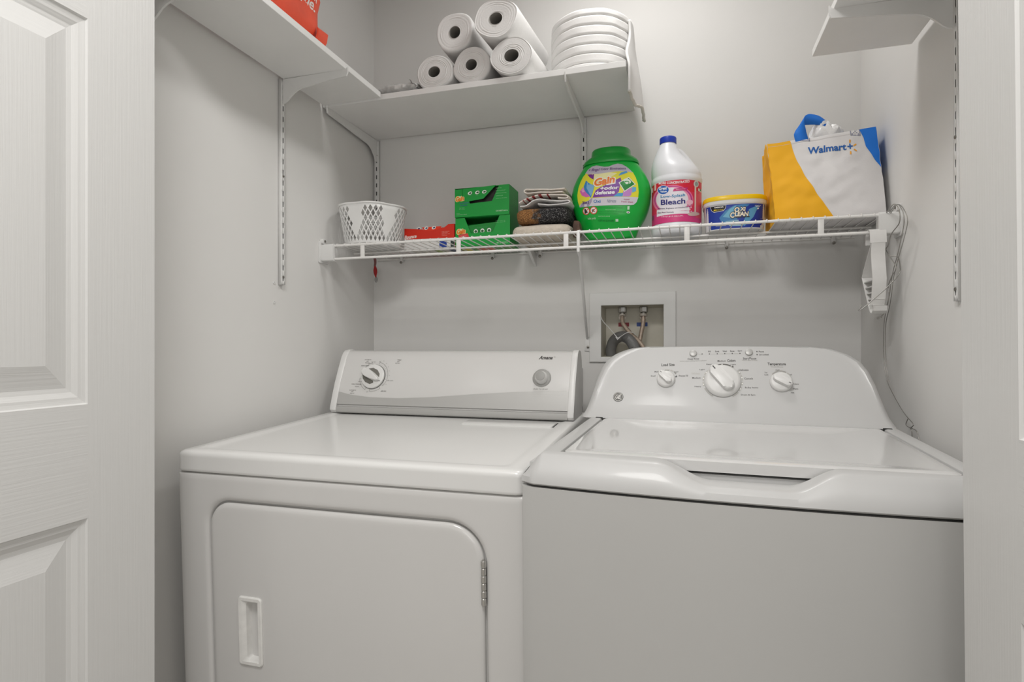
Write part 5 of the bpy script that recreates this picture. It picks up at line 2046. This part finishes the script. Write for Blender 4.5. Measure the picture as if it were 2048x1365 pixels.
L = Lab(bagface_, 0.022, tr=lambda px, ny: bag_st(px, -ny), rough=0.7)
lp('#f0b010', (60, 318), (160, 292), (235, 255), (243, 290), (258, 345), (283, 415), (325, 500), (385, 588), (452, 672), (515, 748), (330, 762), (100, 790))
lp('#1274d8', (644, 190), (780, 190), (800, 452), (777, 442), (735, 388), (692, 322), (681, 272))
L.line((100, -330), (640, -243), 1.5, '#c7c2c0')
for cx, cy in ((334, 262), (634, 230)):
    for i in range(7):
        q = -26 + 52 * i / 6
        for a, b_ in ((q, -26), (q, 26), (-26, q), (26, q), (q, q), (q, -q)):
            L.n = 5
            L.ell(cx + a, -(cy + b_), 3.4, 3.4, '#777c98', n=6)
lt('Walmart', 348, 330, 578, 372, '#1f5faa', 0.03, 0, rise=26)
L.line((584, -326), (616, -322), 8, '#1f5faa')
L.line((600, -340), (600, -308), 8, '#1f5faa')
for a, b_ in (((600, 285), (600, 303)), ((637, 310), (620, 321)), ((637, 354), (621, 342)), ((600, 374), (600, 356))):
    L.line((a[0], -a[1]), (b_[0], -b_[1]), 8, '#efa52a')
L.build('front_print', bag)


def ribbon(path, w_, upv, mt, name, parent, th=0.0016):
    m = MB()
    P = smooth_path(path, 8)
    U = [V(u).normalized() for u in upv]
    for i in range(len(P) - 1):
        pass
    rows = []
    for i, p in enumerate(P):
        k = i / (len(P) - 1) * (len(U) - 1)
        a = int(min(len(U) - 2, math.floor(k)))
        uu = U[a].lerp(U[a + 1], k - a)
        rows.append((m.v(p - uu * w_ / 2), m.v(p + uu * w_ / 2)))
    for (a, b_), (c_, d_) in zip(rows, rows[1:]):
        m.f([a, b_, d_, c_])
    return m.build(name, mt, parent, sharp=60, solid=th, soff=0)


ribbon([(-0.050, 0.047, 0.206), (-0.056, 0.050, 0.236), (-0.050, 0.060, 0.263), (-0.030, 0.078, 0.275), (0.004, 0.098, 0.274), (0.034, 0.112, 0.256), (0.042, 0.125, 0.205)], 0.030,
       [(1, 0, 0.1), (0.9, 0.1, 0.35), (0.45, 0.2, 0.85), (0.1, 0.2, 1), (-0.2, 0.3, 0.9), (-0.7, 0.2, 0.6), (-1, 0, 0.1)], M_BAGB, 'carry_strap', bag)['label'] = 'blue carry strap'
m = MB()
m.grid(lambda u, v: (lambda a, b_: V((0.042 * cos(a) * abs(cos(b_)) ** 0.8 + 0.010 * nz(a * 1.3, b_ * 3, 1) * cos(b_), 0.030 * sin(a) * cos(b_), 0.042 * sin(b_) + 0.018 * nz(cos(a) * 2.2, sin(a) * 2.2, b_ * 1.4) + 0.007 * nz(cos(a) * 6, sin(a) * 6, b_ * 4))))(2 * pi * u, pi * (v - 0.5)), 64, 36, closeu=True)
bmesh.ops.remove_doubles(m.bm, verts=m.bm.verts[:], dist=1e-6)
o = m.build('crumpled_bag', mat('white_film', (0.85, 0.84, 0.83), 0.3, bump=0.5, bscale=(60, 60, 60), dist=0.003), sharp=30)
o.location = (0.352, 1.660, WT0 + 0.222)
tag(o, 'crumpled white plastic bag poking out of the top of the shopping bag', 'bag')

# ================================================================== HUNG ON THE WIRE SHELF
t = thing('clothes_hook', (0.4225, WY0, WZ - 0.0455), 'white plastic diamond-shaped hook hung from the front rail at the right end', 'hook')
M_HOOK = mat('hook_plastic', (0.74, 0.73, 0.71), 0.4, bump=0.03, bscale=(150, 150, 150), var=0.03, vscale=40)


def strip(m, pts, w_, th, x0=0.0):
    """flat strip in the (y, z) plane, w_ wide along x"""
    P = [V((0, y, z)) for y, z in pts]
    rings = []
    for i, p in enumerate(P):
        a, b_ = P[max(0, i - 1)], P[min(len(P) - 1, i + 1)]
        d = (b_ - a).normalized()
        n_ = V((0, -d.z, d.y)) * th / 2
        rings.append([p + n_ + V((x0 - w_ / 2, 0, 0)), p + n_ + V((x0 + w_ / 2, 0, 0)), p - n_ + V((x0 + w_ / 2, 0, 0)), p - n_ + V((x0 - w_ / 2, 0, 0))])
    m.loft(rings)


m = MB()
strip(m, [(0.020, -0.026), (0.016, -0.004), (0.010, 0.0055), (-0.004, 0.0058), (-0.012, 0.002), (-0.015, -0.010), (-0.016, -0.026)], 0.033, 0.0022)
m.build('rail_clip', M_HOOK, t, sharp=30)
m = MB()
strip(m, [(-0.0155, -0.024), (-0.012, -0.050), (-0.018, -0.080), (-0.024, -0.108), (-0.016, -0.150), (-0.004, -0.176), (-0.006, -0.184), (-0.016, -0.186), (-0.026, -0.180), (-0.029, -0.170)], 0.028, 0.0024)
m.build('front_plate', M_HOOK, t, sharp=30)
m = MB()
strip(m, [(-0.010, -0.032), (0.010, -0.048), (0.038, -0.075), (0.060, -0.098)], 0.028, 0.0022)
m.build('back_plate', M_HOOK, t, sharp=30)
m = MB()
strip(m, [(0.058, -0.098), (0.040, -0.125), (0.018, -0.155), (-0.003, -0.182)], 0.028, 0.0022)
m.build('lower_plate', M_HOOK, t, sharp=30)
for k in range(5):
    f_ = 0.14 + 0.17 * k
    y1, z1 = 0.058 + (-0.003 - 0.058) * f_, -0.098 + (-0.182 + 0.098) * f_
    m = MB()
    m.box(-0.012, -0.017, z1 - 0.0012, 0.012, y1, z1 + 0.0012)
    m.build('rung', M_HOOK, t)

M_WIRE = mat('bare_wire', (0.34, 0.33, 0.31), 0.35, metal=0.8, bump=0.03)


def wire_thing(name, paths, r, label, cat, group=None):
    o_ = V(paths[0][0])
    m = MB()
    for p in paths:
        m.tube(smooth_path([V(q) - o_ for q in p], 6), r, 8)
    o = m.build(name, M_WIRE, sharp=60)
    o.location = o_
    return tag(o, label, cat, group)


wire_thing('wire_hanger', [[(0.446, 1.500, 1.428), (0.446, 1.4616, 1.4375), (0.446, 1.4308, 1.428), (0.446, 1.4050, 1.395), (0.446, 1.4219, 1.3616), (0.446, 1.446, 1.3258), (0.446, 1.4679, 1.3014), (0.446, 1.484, 1.2755), (0.446, 1.4971, 1.2431), (0.450, 1.525, 1.2255), (0.455, 1.5514, 1.2099), (0.455, 1.5655, 1.1776), (0.455, 1.5691, 1.1183), (0.455, 1.5584, 1.0712), (0.455, 1.541, 1.0428), (0.455, 1.4879, 1.009), (0.457, 1.4400, 0.9816), (0.459, 1.3968, 0.9649), (0.459, 1.4023, 0.9578), (0.459, 1.4135, 0.9542), (0.459, 1.4365, 0.9576), (0.459, 1.4249, 0.9719)],
                             [(0.448, 1.500, 1.426), (0.4485, 1.4580, 1.4370), (0.4485, 1.4240, 1.424), (0.449, 1.3960, 1.392), (0.449, 1.4120, 1.3616), (0.448, 1.440, 1.3258), (0.448, 1.4619, 1.3014), (0.448, 1.479, 1.2755), (0.448, 1.490, 1.2431), (0.4525, 1.520, 1.2155), (0.457, 1.560, 1.1776), (0.457, 1.562, 1.1183), (0.457, 1.552, 1.0712), (0.457, 1.538, 1.0428)],
                             [(0.459, 1.4135, 0.9542), (0.460, 1.4070, 0.9480), (0.460, 1.4054, 0.9302)], [(0.459, 1.4135, 0.9545), (0.460, 1.3782, 0.9508), (0.460, 1.3624, 0.9267)]], 0.0009,
           'long twisted thin wire hanging down the right wall to the washer', 'wire hanger')
wire_thing('wire_hanger', [[(0.440, 1.500, 1.4285), (0.4405, 1.452, 1.4375), (0.441, 1.4220, 1.420), (0.442, 1.421, 1.3916), (0.442, 1.4707, 1.3763), (0.4415, 1.4903, 1.3546), (0.4410, 1.5028, 1.3464), (0.442, 1.4804, 1.3267), (0.442, 1.4485, 1.3045), (0.442, 1.4454, 1.2921), (0.442, 1.4674, 1.2827), (0.442, 1.4900, 1.2635), (0.4425, 1.4880, 1.2426), (0.441, 1.494, 1.2150), (0.4385, 1.498, 1.2060), (0.432, 1.500, 1.1960), (0.424, 1.500, 1.1892), (0.423, 1.500, 1.1920), (0.431, 1.500, 1.1925)],
                             [(0.381, 1.462, 1.2182), (0.376, 1.462, 1.2059), (0.402, 1.462, 1.2285), (0.4364, 1.468, 1.2615), (0.4578, 1.474, 1.2878), (0.4597, 1.474, 1.3022), (0.4540, 1.470, 1.3246), (0.4425, 1.4800, 1.3272)]], 0.0011,
           'dark bent wire looped behind the white plastic hook', 'wire hanger')

# red strap with a grey clip, hooked on the wires in the left corner
t = thing('red_strap', (-1.000, 1.742, WZ - 0.004), 'small red strap with grey clip dangling from the wire shelf in the left corner', 'strap')
M_RS = mat('red_webbing', (0.42, 0.018, 0.02), 0.6, bump=0.4, bscale=(300, 300, 300))
m = MB()
m.grid(lambda u, v: (-0.012 + 0.030 * u, -0.006 + 0.012 * v, -0.0035 + 0.0012 * sin(u * 7)), 10, 3)
m.grid(lambda u, v: ((-0.0055 + 0.011 * v) * (1 - 0.25 * u), 0.004 * sin(u * 3) - 0.002 * v, -0.004 - 0.028 * u), 10, 3)
m.build('loop', mat('dull_pink_webbing', (0.25, 0.10, 0.10), 0.7, bump=0.3, bscale=(300, 300, 300)), t, solid=0.0012, soff=0)
m = MB()
m.grid(lambda u, v: (-0.001 + 0.006 * u + (-0.0065 + 0.013 * v) * (0.25 + sin(pi * min(1, u * 1.05))), 0.003 * sin(u * 4 + v * 2), -0.030 - 0.040 * u), 14, 5)
m.build('strap', M_RS, t, solid=0.0015, soff=0)
m = MB()
m.tube(smooth_path([(0.004, 0, -0.068), (0.000, 0, -0.076), (0.004, 0, -0.086), (0.009, 0, -0.082), (0.0095, 0, -0.074), (0.005, 0, -0.068)], 5), 0.0018, 8)
m.box(0.001, -0.002, -0.083, 0.0085, 0.002, -0.072, bev=0.001)
m.build('clip', M_GREY, t)
